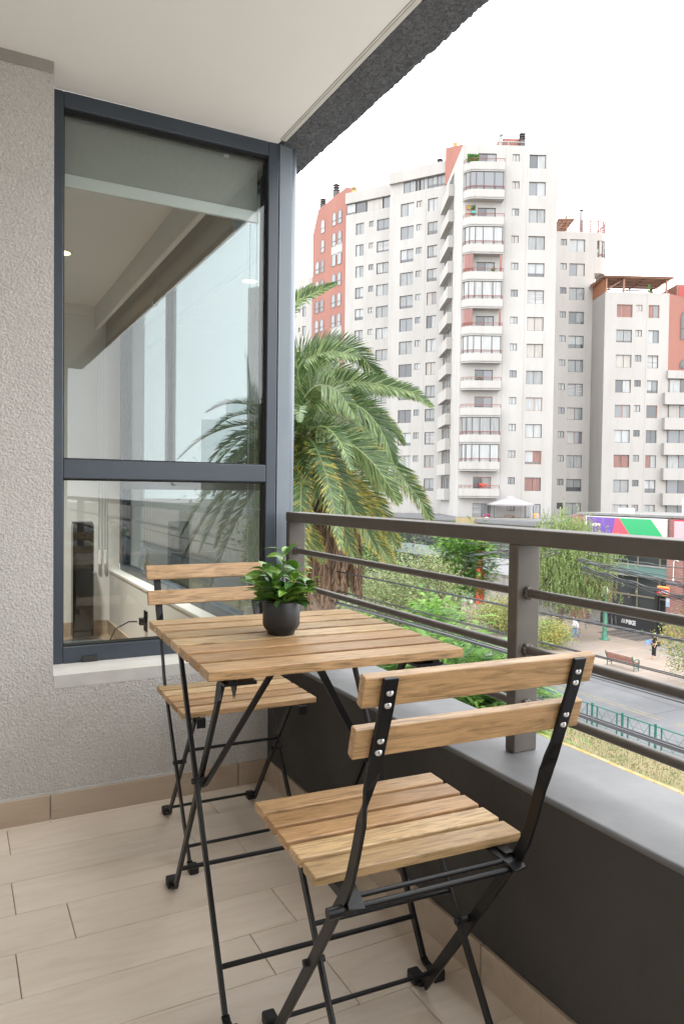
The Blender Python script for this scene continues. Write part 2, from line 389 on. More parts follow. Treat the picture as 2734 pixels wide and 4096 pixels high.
cd = empty('blind_cords', (-.04, 2.95, 1.2)); tag(cd, 'white hanging blind cords with small weights in front of the back wall', 'cord')
q = MB()
for x in (-.05, -.028, -.009, .008): q.tube([(x, 0, -.6), (x, 0, 1.0)], .0028, 6)
q.build('cord', WHITE, cd)
q = MB()
for x in (-.039, 0): q.box((x-.011, -.012, -.70), (x+.011, .012, -.60))
q.build('weight', WHITE, cd, .006)
# tower fan
tf = empty('tower_fan', (-.225, 2.72, 0)); tag(tf, 'black tower fan standing on the room floor behind the glass', 'fan')
GB = mat('gloss_black', (.012, .012, .012), .12)
q = MB(); q.prism([(-.066, -.04), (-.05, -.06), (.05, -.06), (.066, -.04), (.066, .05), (-.066, .05)], .05, .80); q.build('body', GB, tf, .006)
q = MB(); q.prism([(-.06, -.055), (.06, -.055), (.062, .045), (-.062, .045)], .80, .812); q.build('top_cap', mat('dark_plastic', (.03, .03, .03), .4), tf, .004)
q = MB(); q.lathe([(0, .03), (.05, .03), (.14, .012), (.15, 0), (0, 0)], 32, (0, -.02, 0)); q.build('base', mat('grey_plastic', (.10, .12, .125), .3), tf)
sk = empty('wall_socket', (-.004, 1.86, .27)); tag(sk, 'dark wall socket with a plug and cable on the low room wall', 'socket')
q = MB(); q.box((-.004, -.035, -.06), (.004, .035, .06)); q.build('plate', GB, sk, .002)
q = MB(); q.box((-.035, -.02, -.02), (-.004, .02, .02)); pts = [(-.035, 0, 0), (-.09, .02, .0), (-.15, .1, -.05), (-.17, .2, -.15), (-.17, .3, -.26)]
q.tube(pts, .004, 6); q.build('plug', GB, sk)
# ceiling lamp (lit)
lamp = empty('ceiling_lamp', (-.47, 1.82, 2.30)); tag(lamp, 'small lit round downlight in the room ceiling', 'lamp')
em = mat('lamp_glow', (1, .75, .4)); B(em).inputs['Emission Color'].default_value = (1, .72, .36, 1); B(em).inputs['Emission Strength'].default_value = 4
q = MB(); q.lathe([(0, -.006), (.045, -.006)], 20); q.build('diffuser', em, lamp)
q = MB(); q.lathe([(.045, -.008), (.058, -.006), (.06, 0)], 20); q.build('rim', WHITE, lamp)
ll = bpy.data.lights.new('lamp_light', 'AREA'); ll.shape = 'DISK'; ll.size = .09; ll.spread = R(95); ll.energy = 12; ll.color = (1, .93, .84)
lo = bpy.data.objects.new('lamp_light', ll); C.objects.link(lo); lo.parent = lamp; lo.location = (0, 0, -.015)

# ---------------------------------------------------------------- railing
rl = empty('balcony_railing', (.13, -1.2, PH)); tag(rl, 'taupe metal balcony railing with three round bars on the parapet', 'railing')
def rb(q, a, b): q.box((a[0]-.13, a[1]+1.2, a[2]-PH), (b[0]-.13, b[1]+1.2, b[2]-PH))
q = MB(); rb(q, (.097, EY, .918), (.165, .083, .953)); q.build('top_rail', RAIL, rl, .004, 3)
for y in (-4.9, -3.66, -2.42, -1.183, .052):
    q = MB(); rb(q, (.0985, y, PH), (.1635, y+.03, .918)); o = q.build('post', RAIL, rl, .003, 2)
for i, z in enumerate((.811, .685, .561)):
    q = MB(); q.tube([(0, EY+1.2, z-PH), (0, 1.255, z-PH)], .0100, 14); q.build('round_bar', RAIL, rl)
    for y in (-1.183, .052):
        q = MB()
        for k in range(9):
            a = k*.7; q.ball((math.cos(a)*.0105, y+1.2-.003+rnd.uniform(-.002, .001), z-PH+math.sin(a)*.0105), rnd.uniform(.004, .0065), 0, 4)
        q.build('weld', RAIL, rl)

# ================================================================== FURNITURE
def bevel_slats(q, x0, x1, ys, w_, z0, z1):
    for y in ys: q.box((x0, y, z0), (x1, y+w_, z1))
def foot(q, x, y, dy):          # bent foot + cap made by caller
    pass
def bistro_chair(loc, rz, label):
    """local frame: X across, +Y to the back, seat top at .437"""
    t = empty('bistro_chair', loc, rz); tag(t, label, 'chair', 'folding bistro chairs at the table')
    q = MB(); pitch = .0625
    for i in range(5): q.box((-.195, -.151+i*pitch, .421), (.195, -.151+i*pitch+.050, .437))
    q.build('seat', WOOD, t, .0022, 2)
    # seat carriers under the slats
    q = MB()
    for s in (-1, 1):
        q = MB(); q.box((s*.152-.009, -.14, .405), (s*.152+.009, .175, .4208)); q.build('seat_frame', BLACK, t, .001)
    SY = Vector((1, 0, 0))
    back_pts = [(.322, .782), (.308, .735), (.288, .68), (.274, .64), (.262, .612), (.251, .585), (.24, .555), (.222, .50), (.203, .45), (.185, .418), (.16, .385), (.06, .243), (-.108, .014)]
    for s in (-1, 1):
        x = s*.161
        pts = [(x, y, z) for y, z in back_pts]
        side = []
        for i, (y, z) in enumerate(back_pts):
            a = 0 if z > .63 else (90 if z < .56 else (.63-z)/.07*90)
            tn = Vector((0, -.25, -.97)).normalized(); nb = Vector((0, .97, -.25))
            side.append(Vector((1, 0, 0))*math.cos(R(a))+nb*math.sin(R(a))*s)
        q = MB(); q.bar(pts, [.022]*len(pts), [.0062]*len(pts), side)
        q.bar([(x, -.108, .014), (x, -.118, .009), (x, -.140, .009)], .016, .006, SY)
        q.build('back_leg_frame', BLACK, t, .0012, 2)
        q = MB(); q.box((x-.013, -.160, 0), (x+.013, -.128, .022)); q.build('foot_cap', RUB, t, .004)
        x2 = s*.140
        q = MB(); pts = [(x2, -.088, .405), (x2, .04, .240), (x2, .205, .026)]
        q.bar(pts, .0185, .0062, Vector((0, 1, .3))); q.bar([(x2, .205, .026), (x2, .216, .013), (x2, .24, .010)], .016, .006, SY)
        q.build('front_leg', BLACK, t, .0012, 2)
        q = MB(); q.box((x2-.013, .234, 0), (x2+.013, .266, .022)); q.build('foot_cap', RUB, t, .004)
        q = MB(); q.tube([(s*.132, .045, .235), (s*.170, .045, .235)], .0062, 10); q.build('pivot', RUB, t)
        for y, z in ((.3158, .762), (.3106, .744), (.2915, .690), (.2855, .672)):
            q = MB()
            tr = Matrix.Translation((x, y+.0034, z)) @ Matrix.Rotation(R(-75), 4, 'X') @ Matrix.Rotation(R(35), 4, 'Z')
            k = MB(); k.lathe([(0, .0011), (.0042, .001), (.0054, .0002), (.0055, -.002)], 16); q.add([tr @ Vector(p) for p in k.v], k.f, 0, True); k = MB(); k.box((-.0022, -.0005, .0008), (.0022, .0005, .0014)); k.box((-.0005, -.0022, .0008), (.0005, .0022, .0014)); q.add([tr @ Vector(p) for p in k.v], k.f, 1); q.build('screw', [SCREW, BLACK], t)
        q = MB(); q.bar([(s*.135, .115, .4195), (s*.147, .190, .412), (s*.150, .206, .406)], .026, .003, SY); q.build('hook_bracket', BLACK, t, .001)
        q = MB(); q.bar([(s*.147, -.155, .4195), (s*.147, -.163, .4185), (s*.147, -.164, .395)], .024, .003, SY); q.build('corner_bracket', BLACK, t)
    for w_, y, z in ((.14, .202, .038), (.14, .012, .277), (.16, -.092, .048)):
        q = MB(); q.tube([(-w_, y, z), (w_, y, z)], .0045, 10); q.build('stretcher', BLACK, t)
    q = MB(); q.tube([(-.168, .192, .402), (.176, .192, .402)], .0052, 10); q.tube([(.168, .192, .402), (.192, .192, .402)], .0088, 12); q.build('seat_rod', BLACK, t)
    q = MB(); q.tube([(-.14, .178, .4105), (.15, .178, .4105)], .0042, 10); q.build('seat_rod', BLACK, t)
    for z0, z1, yb in ((.7395, .7825, .316), (.6625, .7055, .290)):
        q = MB(); M_ = Matrix.Translation((0, yb-.0045, (z0+z1)/2)) @ Matrix.Rotation(R(-15), 4, 'X')
        h = (z1-z0)/2+.001; q.box((-.197, -.016, -h), (.197, 0, h), 0, M_); q.build('backrest_slat', WOOD, t, .0018, 2)
    return t
bistro_chair((-.2551, -.3692, 0), -.022, 'folding bistro chair between the table and the window wall, facing the camera')
bistro_chair((-.298, -1.2858, 0), math.pi-.055, 'folding bistro chair in the foreground with its back to the camera')

tb = empty('bistro_table', (-.2942, -.8693, 0), -.0468); tag(tb, 'square slatted wooden folding table with black steel legs', 'table')
q = MB(); pitch = .0842
for i in range(7): q.box((-.275, -.2875+i*pitch, .6810), (.275, -.2875+i*pitch+.0655, .700))
q.build('tabletop', WOOD, tb, .0016, 2)
q = MB()
for s in (-1, 1):
    q = MB(); q.box((s*.222-.008, -.265, .668), (s*.222+.008, .275, .6835)); q.build('top_frame', BLACK, tb, .001)
SX = Vector((1, 0, 0))
for s in (-1, 1):
    x = s*.222
    q = MB(); q.bar([(x, .185, .668), (x, -.232, .016)], .017, .009, Vector((0, 1, .4)))
    q.bar([(x, -.232, .016), (x, -.243, .010), (x, -.27, .010)], .016, .007, SX); q.build('leg', BLACK, tb, .0015)
    q = MB(); q.box((x-.014, -.30, 0), (x+.014, -.268, .024)); q.build('foot_cap', RUB, tb, .004)
    x = s*.208
    q = MB(); q.bar([(x, -.165, .668), (x, .262, .024)], .017, .009, Vector((0, 1, -.4)))
    q.bar([(x, .262, .024), (x, .273, .012), (x, .297, .010)], .016, .007, SX); q.build('leg', BLACK, tb, .0015)
    q = MB(); q.box((x-.014, .291, 0), (x+.014, .323, .024)); q.build('foot_cap', RUB, tb, .004)
    q = MB(); q.bar([(s*.203, .008, .372), (-.08+s*.05, -.225, .672)], .016, .007, Vector((1, .5, 0))); q.build('brace', BLACK, tb, .0015)
    q = MB(); q.add([(x, -.25, .668), (x, -.2, .668), (x, -.232, .628)], [(0, 1, 2)], 0)
    q.add([(x+s*.003, -.25, .668), (x+s*.003, -.2, .668), (x+s*.003, -.232, .628)], [(2, 1, 0)], 0)
    q.box((x-.03, -.262, .662), (x+.034, -.205, .6675)); q.bar([(x+s*.026, -.22, .664), (x+s*.036, -.24, .63)], .028, .003, Vector((0, 1, 0))); q.build('hinge_plate', BLACK, tb)
    q = MB(); q.tube([(s*.2, .005, .387), (s*.232, .005, .387)], .0065, 10); q.build('pivot', RUB, tb)
for w_, y in ((.222, -.19), (.208, .222)):
    q = MB(); q.tube([(-w_, y, .085), (w_, y, .085)], .0056, 10); q.build('stretcher', BLACK, tb)

# plant pot
pc = (-.322, -.866)
pt = empty('potted_plant', (pc[0], pc[1], .700)); tag(pt, 'small green leafy plant in a matt black pot on the table', 'potted plant')
q = MB(); q.lathe([(0, 0), (.029, 0), (.031, .002), (.032, .007), (.040, .017), (.0425, .024), (.0428, .076), (.0415, .0775), (.0402, .076), (.0398, .03), (.03, .018), (0, .016)], 48)
q.build('pot', mat('matt_black_ceramic', (.018, .018, .019), .45), pt)
q = MB(); q.lathe([(0, .066), (.0395, .065)], 24); q.build('soil', mottled('soil', (.02, .014, .01), (.05, .035, .025), 60, 1), pt)
def make_leafmat():
    m = mat('striped_leaf', (.1, .3, .05), .38)
    uv = N(m, 'ShaderNodeUVMap'); sep = N(m, 'ShaderNodeSeparateXYZ'); L(m, uv.outputs[0], sep.inputs[0])
    w_ = N(m, 'ShaderNodeMath', operation='SINE'); mu = N(m, 'ShaderNodeMath', operation='MULTIPLY'); mu.inputs[1].default_value = 31
    ab = N(m, 'ShaderNodeMath', operation='ABSOLUTE'); L(m, sep.outputs['X'], ab.inputs[0])
    L(m, ab.outputs[0], mu.inputs[0]); L(m, mu.outputs[0], w_.inputs[0])
    g = N(m, 'ShaderNodeNewGeometry')
    dark = ramp(m, g.outputs['Random Per Island'], [(0, (.03, .12, .025)), (.5, (.055, .20, .022)), (1, (.11, .28, .03))])
    light = ramp(m, g.outputs['Random Per Island'], [(0, (.20, .36, .15)), (.5, (.32, .50, .09)), (1, (.50, .60, .10))])
    c = mixc(m, ramp(m, w_.outputs[0], [(.35, (0,)*3), (.85, (.85,)*3)]), dark, light)
    L(m, c, B(m).inputs['Base Color']); B(m).inputs['Subsurface Weight'].default_value = 0
    B(m).inputs['Transmission Weight'].default_value = 0
    return m
LEAF = make_leafmat()
STEM = mat('brown_stem', (.20, .09, .03), .6)
lv = MB(); uvs = []
def leaf(base, direc, length, width, droop, cup=.25, twist=0):
    d = Vector(direc).normalized(); up = Vector((0, 0, 1)); sdv = d.cross(up)
    if sdv.length < .1: sdv = Vector((1, 0, 0))
    sdv.normalize(); nn = sdv.cross(d)
    sdv = (sdv*math.cos(twist)+nn*math.sin(twist)); nn = sdv.cross(d)
    n = 9; vs = []; o = len(lv.v)
    for i in range(n+1):
        t = i/n; wv = width*math.sin(math.pi*min(1, t*.93+.045))**.8*(1-.25*t)
        p = Vector(base)+d*length*t+nn*(math.sin(t*2.6)*.06*length)-Vector((0, 0, 1))*droop*length*t*t
        for k in (-1, -.5, 0, .5, 1):
            vs.append(p+sdv*k*wv/2+nn*abs(k)*wv*cup*.5)
            uvs.append((k, t))
    lv.add(vs, [(i*5+k, i*5+k+1, (i+1)*5+k+1, (i+1)*5+k) for i in range(n) for k in range(4)], 0, True)
st = MB(); rl_ = random.Random(11)
stems = [((0, 0), (.004, -.004), .178), ((-.01, .004), (-.036, .006), .148), ((.012, .006), (.042, .010), .145), ((.004, -.012), (.016, -.036), .128), ((-.012, -.008), (-.030, -.032), .125), ((.006, .014), (.01, .04), .135), ((-.016, .01), (-.052, .03), .118), ((.016, -.006), (.055, -.012), .112), ((-.014, 0), (-.056, -.008), .108), ((.01, -.016), (.04, -.045), .10), ((0, -.018), (-.012, -.05), .102)]
for (bx, by), (tx, ty), h in stems:
    P0 = Vector((bx, by, .066)); P1 = Vector((tx, ty, h)); mid = (P0+P1)/2+Vector((0, 0, .008))
    st.tube([P0, mid, P1], [.0022, .002, .0014], 6)
    nodes = [.18, .42, .64, .84, 1.0]
    a0 = rl_.uniform(0, 6.28)
    for j, t in enumerate(nodes):
        p = P0.lerp(P1, t)
        for k in range(2 if t < 1 else 4):
            a = a0+j*1.57+k*(math.pi if t < 1 else math.pi/2)+rl_.uniform(-.3, .3)
            el = rl_.uniform(.1, .6) if t < 1 else rl_.uniform(.2, .9)
            ln = rl_.uniform(.044, .060)*(1 if t < .8 else .82)
            dv = Vector((math.cos(a)*math.cos(el), math.sin(a)*math.cos(el), math.sin(el)))
            leaf(p+dv*.004, dv, ln, ln*rl_.uniform(.50, .62), rl_.uniform(.1, .4), .2, rl_.uniform(-.5, .5))
for a in (2.9, .45): leaf((.004, -.004, .186), (math.cos(a), math.sin(a), .55), .058, .016, .35, .3)
lo_ = lv.build('leaf', LEAF, pt); lo_.name = 'foliage'
ul = lo_.data.uv_layers.new(name='UVMap')
for lp in lo_.data.loops: ul.data[lp.index].uv = uvs[lp.vertex_index]
st.build('stem', STEM, pt)

# ================================================================== STREET (ground level -8.9)
G = -8.9
GROUND = mottled('ground_soil', (.26, .235, .21), (.33, .30, .27), .35, .95)
ASPH = mottled('asphalt', (.085, .087, .092), (.125, .127, .133), .35, .9, .2, 30, .01)
def make_plaza():
    m = mat('plaza_paving', (.47, .40, .345), .85); v = coords(m)
    b = N(m, 'ShaderNodeTexBrick'); L(m, v, b.inputs['Vector']); b.offset = 0; b.inputs['Scale'].default_value = 1
    b.inputs['Brick Width'].default_value = 2.4; b.inputs['Row Height'].default_value = 2.4; b.inputs['Mortar Size'].default_value = .02
    b.inputs['Color1'].default_value = (.27, .215, .175, 1); b.inputs['Color2'].default_value = (.25, .20, .163, 1); b.inputs['Mortar'].default_value = (.40, .35, .30, 1)
    st_ = ramp(m, noise(m, coords(m, (.3, .5, 1)), .5, 5, .6, .6), [(.50, (0,)*3), (.66, (.65,)*3)])
    L(m, mixc(m, st_, b.outputs['Color'], (.18, .172, .168)), B(m).inputs['Base Color']); return m
PLAZA = make_plaza()
KERBY = mottled('yellow_kerb_paint', (.31, .20, .045), (.30, .24, .15), 3, .8, .2, 20)
KERBG = mottled('kerb_concrete', (.27, .26, .24), (.32, .31, .29), 3, .85)
GRASS = mottled('dry_grass', (.13, .13, .05), (.23, .175, .10), .9, .95, .6, 25, .03, .3, .7)
q = MB(); q.box((-400, -600, G-1), (600, 900, G-.25)); o = q.build('ground', GROUND); tag(o, kind='structure')
def strip(name, x0, x1, z0, z1, m, y0=-200, y1=420):
    q = MB(); q.box((x0, y0, z0), (x1, y1, z1)); o = q.build(name, m); return tag(o, kind='structure')
strip('near_pavement', -10, 17.4, G-.25, G-.02, KERBG)
strip('service_road', 17.4, 20.5, G-.25, G-.13, ASPH)
strip('grass_verge_soil', 20.7, 23.25, G-.25, G-.004, GRASS)
strip('road', 23.4, 32.0, G-.25, G-.12, ASPH)
strip('plaza', 32.15, 90, G-.25, G, PLAZA)
def kerb(x0, x1, m, n=110, y0=-40, step=1.0, name='kerb'):
    q = MB()
    for i in range(n):
        y = y0+i*step; dz = rnd.uniform(-.006, .006); dx = rnd.uniform(-.01, .01)
        q.box((x0+dx, y+.012, G-.25), (x1+dx, y+step-.008, G+.015+dz))
    o = q.build(name, m, None, .015, 1); return tag(o, kind='structure')
kerb(20.50, 20.70, KERBY); kerb(23.25, 23.4, KERBG, name='road_kerb'); kerb(32.0, 32.15, KERBY, name='plaza_kerb')
q = MB(); y = -40
LINE = mottled('worn_yellow_line', (.19, .155, .085), (.125, .122, .115), 2.5, .9)
while y < 150: q.box((27.0, y, G-.12), (27.12, y+9.5, G-.114)); q.box((27.3, y, G-.12), (27.42, y+9.5, G-.114)); y += 10
tag(q.build('road_centre_line', LINE), kind='structure')
# grass tufts on the verge
q = MB(); gr = random.Random(3)
for i in range(9000):
    x = gr.uniform(20.72, 23.2); y = gr.uniform(8, 34); a = gr.uniform(0, 6.28); h = gr.uniform(.03, .11); w_ = gr.uniform(.008, .02)
    q.add([(x-w_*math.cos(a), y-w_*math.sin(a), G-.01), (x+w_*math.cos(a), y+w_*math.sin(a), G-.01), (x+gr.uniform(-.05, .05), y+gr.uniform(-.05, .05), G+h)], [(0, 1, 2)], gr.choice((0, 0, 1, 2)))
for i in range(1500):
    x = gr.uniform(20.75, 23.2); y = gr.uniform(8, 34); s_ = gr.uniform(.02, .045); a = gr.uniform(0, 6.28)
    q.add([(x, y, G+.02), (x+s_*math.cos(a), y+s_*math.sin(a), G+.03), (x+s_*math.cos(a+1), y+s_*math.sin(a+1), G+.02)], [(0, 1, 2)], 3)
o = q.build('verge_grass', [mat('grass_green', (.10, .13, .04), .8), mat('grass_straw', (.21, .16, .085), .8), mat('grass_olive', (.16, .15, .06), .8), mat('dry_leaf', (.5, .38, .24), .8)]); tag(o, 'dry patchy grass and fallen leaves on the verge', 'grass', kind='stuff')

q = MB(); y = -30.3
while y < 160: q.box((23.4, y, G-.12), (32.0, y+.03, G-.1165)); y += 7.3
q.box((29.6, -40, G-.12), (29.64, 160, G-.1168)); q.box((25.2, -40, G-.12), (25.23, 160, G-.1168)); tag(q.build('road_joints', mat('tar_joint', (.05, .05, .055), .8)), kind='structure')
# green pedestrian fence
GREEN = mat('green_fence_paint', (.010, .115, .085), .45)
fe = empty('street_fence', (23.33, 20, G)); tag(fe, 'green metal fence between the grass verge and the road', 'fence')
q = MB(); q.tube([(0, -14, .93), (0, 32, .93)], .028, 8); q.build('top_rail', GREEN, fe)
y = 17.25-20-1.62*8
i = 0
while y < 30:
    q = MB(); q.box((-.035, y-.035, 0), (.035, y+.035, 1.02)); q.build('post', GREEN, fe)
    q = MB()
    for dy in (-.28, .28): q.box((-.022, y+dy-.022, .02), (.022, y+dy+.022, .92))
    q.tube([(0, y+.28, .9), (0, y+.82, .12)], .008, 5); q.tube([(0, y+1.34, .9), (0, y+.82, .12)], .012, 5); q.tube([(0, y+.28, .12), (0, y+1.34, .12)], .009, 5)
    q.tube([(0, y+.28, .12), (0, y+.82, .88)], .006, 5); q.tube([(0, y+1.34, .12), (0, y+.82, .88)], .006, 5)
    q.build('brace_panel', GREEN, fe); y += 1.62
# park bench
bn = empty('park_bench', (33.0, 27.6, G), 0); tag(bn, 'park bench with brown slats and green cast iron legs beside the road', 'bench')
BSL = mottled('bench_slat_paint', (.20, .075, .05), (.15, .06, .042), 6, .6)
q = MB()
for k in range(5): q.box((.05+k*.085, -1.0, .425), (.12+k*.085, 1.0, .45))
q.build('seat', BSL, bn)
q = MB()
for k in range(4): M_ = Matrix.Translation((.0-k*.035, 0, .52+k*.085)) @ Matrix.Rotation(R(-68), 4, 'Y'); q.box((-.033, -1.0, -.012), (.033, 1.0, .012), 0, M_)
q.build('backrest', BSL, bn)
for y in (-.96, .96):
    q = MB()
    q.tube([(.42, y, 0), (.38, y, .1), (.43, y, .25), (.44, y, .42), (.46, y, .55), (.40, y, .66), (.25, y, .66), (.1, y, .64), (.0, y, .58)], .028, 6)
    q.tube([(.0, y, .0), (.05, y, .1), (.02, y, .28), (.06, y, .42), (.0, y, .5), (-.1, y, .72), (-.14, y, .84), (-.11, y, .87)], .028, 6)
    q.tube([(.06, y, .41), (.25, y, .38), (.44, y, .41)], .024, 6); q.tube([(.1, y, .38), (.22, y, .22), (.38, y, .36)], .018, 6); q.tube([(.38, y, .2), (.25, y, .14), (.06, y, .2)], .018, 6)
    q.tube([(.44, y, .45), (.36, y, .52), (.42, y, .6)], .016, 6); q.build('leg', GREEN, bn)
# globe lamp
lp = empty('street_lamp', (38.75, 34.05, G)); tag(lp, 'green lamp post with a white globe in front of the bike shop', 'street lamp')
q = MB(); q.lathe([(0, 0), (.34, 0), (.34, .06), (.2, .1), (.19, .35), (.15, .5), (.12, 2.6), (.11, 2.98), (.08, 3.04), (.12, 3.1), (0, 3.12)], 16); q.build('pole', mottled('worn_green_paint', (.03, .16, .10), (.10, .24, .17), 4, .5), lp)
q = MB(); q.ball((0, 0, 3.40), .30); q.build('globe', mat('opal_glass', (.6, .6, .59), .2), lp)

# ================================================================== BUILDINGS
def wallmat(name, c1, c2, stain):
    m = mat(name, c1, .88, spec=.25); v = coords(m, (1, 1, .35))
    s1 = ramp(m, noise(m, v, .28, 6, .62, .3), [(.36, (0,)*3), (.66, (.75,)*3)])
    s2 = ramp(m, noise(m, coords(m, (1.2, 1.2, .12)), .9, 5, .7), [(.52, (0,)*3), (.8, (.38,)*3)])
    c = mixc(m, s1, c1, c2); L(m, mixc(m, s2, c, stain), B(m).inputs['Base Color']); return m
WHT = wallmat('white_render', (.385, .374, .360), (.325, .31, .292), (.22, .20, .18))
WHT2 = wallmat('greyish_render', (.41, .39, .37), (.335, .315, .295), (.24, .22, .20))
WHT3 = wallmat('pale_render', (.37, .356, .34), (.315, .298, .28), (.22, .20, .18))
SALM = wallmat('salmon_render', (.29, .14, .112), (.25, .12, .098), (.22, .10, .08))
ALUB = mat('brown_window_frame', (.08, .065, .053), .5)
WOODF = mat('orange_wood_frame', (.30, .115, .05), .5)
DKF = mat('grey_window_frame', (.11, .106, .10), .5)
def panemat(name, col, rough=.12, curtain=0, c2=None, horiz=0):
    m = mat(name, col, rough)
    if curtain:
        v = coords(m, (curtain, curtain, .4) if not horiz else (.3, .3, curtain)); n1 = noise(m, v, 1.6, 2)
        L(m, ramp(m, n1, [(.38, col), (.62, c2)]), B(m).inputs['Base Color'])
    B(m).inputs['Coat Weight'].default_value = .7; B(m).inputs['Coat Roughness'].default_value = .03
    B(m).inputs['Roughness'].default_value = .5 if curtain else rough
    return m
PANES = [panemat('pane_dark', (.05, .055, .06)), panemat('pane_grey', (.125, .135, .145)), panemat('pane_curtain', (.33, .335, .33), .3, 7, (.21, .22, .22)),
         panemat('pane_white_blind', (.31, .32, .32), .3, 2, (.27, .28, .28)), panemat('pane_grey_curtain', (.22, .23, .23), .3, 8, (.15, .155, .155)),
         panemat('pane_slat_blind', (.33, .33, .325), .3, 9, (.18, .18, .18), 1), panemat('pane_brown_drape', (.22, .08, .055), .3, 10, (.10, .035, .025)), panemat('pane_beige', (.30, .28, .25), .3, 2, (.26, .24, .22))]
PW = [1, 2.5, 5, 4, 5, 1.2, 0, 1.6]
wr = random.Random(21)
LINT = mat('window_lintel_shade', (.30, .28, .26), .9)
def window(par, u0, u1, z0, z1, y=.14, frame=None, kinds=None, split=2, arch=False):
    """one window: frame part, pane sub-part; local X = u, local Y = into the building"""
    fm = frame or wr.choice((ALUB, ALUB, DKF)); t = .045 if u1-u0 > .9 else .04
    q = MB()
    if not arch:
        for a, b in (((u0, y-.03, z0), (u0+t, y+.03, z1)), ((u1-t, y-.03, z0), (u1, y+.03, z1)), ((u0+t, y-.03, z0), (u1-t, y+.03, z0+t)), ((u0+t, y-.03, z1-t), (u1-t, y+.03, z1))): q.box(a, b)
        for k in range(1, split):
            x = u0+(u1-u0)*k/split+wr.uniform(-.04, .04); q.box((x-.022, y-.028, z0+t), (x+.022, y+.02, z1-t))
    else:
        r_ = (u1-u0)/2; cx = (u0+u1)/2; zc = z1-r_; prev = None
        outer = [(u0, z0), (u0, zc)]+[(cx-r_*math.cos(R(k*18)), zc+r_*math.sin(R(k*18))) for k in range(1, 10)]+[(u1, zc), (u1, z0)]
        inner = [(cx+(x-cx)*.84, z0+t+(z-z0)*(1-t*1.6/(z1-z0))) for x, z in outer]
        n = len(outer)
        for k in range(n): j = (k+1) % n; q.quad((outer[k][0], y-.03, outer[k][1]), (outer[j][0], y-.03, outer[j][1]), (inner[j][0], y-.03, inner[j][1]), (inner[k][0], y-.03, inner[k][1]))
        q.box((u0, y-.035, (z0+zc)/2-.03), (u1, y, (z0+zc)/2+.03))
    o = q.build('window', fm, par)
    p = MB(); edges = [u0+(u1-u0)*k/split for k in range(split+1)]; ks = kinds or wr.choices(range(8), PW, k=1)*split
    if kinds is None and wr.random() < .35: ks = [wr.choices(range(8), PW)[0] for _ in range(split)]
    if arch: p.add([(x, y, z) for x, z in inner], [tuple(range(n))], 0); p.build('pane', PANES[ks[0]], o)
    else:
        mats = [PANES[k] for k in ks]
        for k in range(split): p.quad((edges[k], y, z0), (edges[k+1], y, z0), (edges[k+1], y, z1), (edges[k], y, z1), k)
        if wr.random() < .3 and u1-u0 > .9:          # dark strip under a half-raised blind
            mats.append(PANES[0]); h = wr.uniform(.15, .45); p.quad((u0, y-.01, z0), (u1, y-.01, z0), (u1, y-.01, z0+h), (u0, y-.01, z0+h), split)
        p.build('pane', mats, o)
    return o
def facade_wall(q, u0, u1, z0, z1, holes, y=0, mi=0, depth=.2):
    us = sorted(set([u0, u1]+[h[0] for h in holes]+[h[1] for h in holes])); zs = sorted(set([z0, z1]+[h[2] for h in holes]+[h[3] for h in holes]))
    us = [x for x in us if u0-1e-6 <= x <= u1+1e-6]; zs = [z for z in zs if z0-1e-6 <= z <= z1+1e-6]
    for i in range(len(us)-1):
        for j in range(len(zs)-1):
            cu, cz = (us[i]+us[i+1])/2, (zs[j]+zs[j+1])/2
            if any(h[0] < cu < h[1] and h[2] < cz < h[3] for h in holes): continue
            q.quad((us[i], y, zs[j]), (us[i+1], y, zs[j]), (us[i+1], y, zs[j+1]), (us[i], y, zs[j+1]), mi)
    for a, b, c, d in holes:
        q.quad((a, y, c), (a, y+depth, c), (a, y+depth, d), (a, y, d), mi); q.quad((b, y+depth, c), (b, y, c), (b, y, d), (b, y+depth, d), mi)
        q.quad((a, y, d), (a, y+depth, d), (b, y+depth, d), (b, y, d), mi); q.quad((a, y+depth, c), (a, y, c), (b, y, c), (b, y+depth, c), mi)
def shell(q, u0, u1, z0, z1, D, mi=0, y=0):
    q.quad((u0, y+D, z0), (u0, y, z0), (u0, y, z1), (u0, y+D, z1), mi); q.quad((u1, y, z0), (u1, y+D, z0), (u1, y+D, z1), (u1, y, z1), mi)
    q.quad((u0, y, z1), (u1, y, z1), (u1, y+D, z1), (u0, y+D, z1), mi); q.quad((u1, y+D, z0), (u0, y+D, z0), (u0, y+D, z1), (u1, y+D, z1), mi)
def bempty(name, x, y, heading, label, cat='building', group=None):
    e = empty(name, (x, y, 0), R(90-heading)); return tag(e, label, cat, group)
ZK = [33.08-2.534*k for k in range(14)]
RED = mat('red_balcony_paint', (.20, .045, .035), .5)
GREYM = mat('grey_metal', (.30, .30, .30), .45, .5)
CHIM = mat('dark_chimney_metal', (.06, .055, .05), .6)
def chimney(par, u, y, z, h, w_=.32, m=CHIM, name='chimney'):
    q = MB(); q.box((u-w_/2, y-w_/2, z), (u+w_/2, y+w_/2, z+h*.45))
    q.box((u-w_*.3, y-w_*.3, z+h*.45), (u+w_*.3, y+w_*.3, z+h*.7))
    for k in range(3): q.box((u-w_*.62, y-w_*.62, z+h*(.5+.17*k)), (u+w_*.62, y+w_*.62, z+h*(.545+.17*k)))
    return q.build(name, m, par)
def wash(par, u, y, z, col='x'): pass

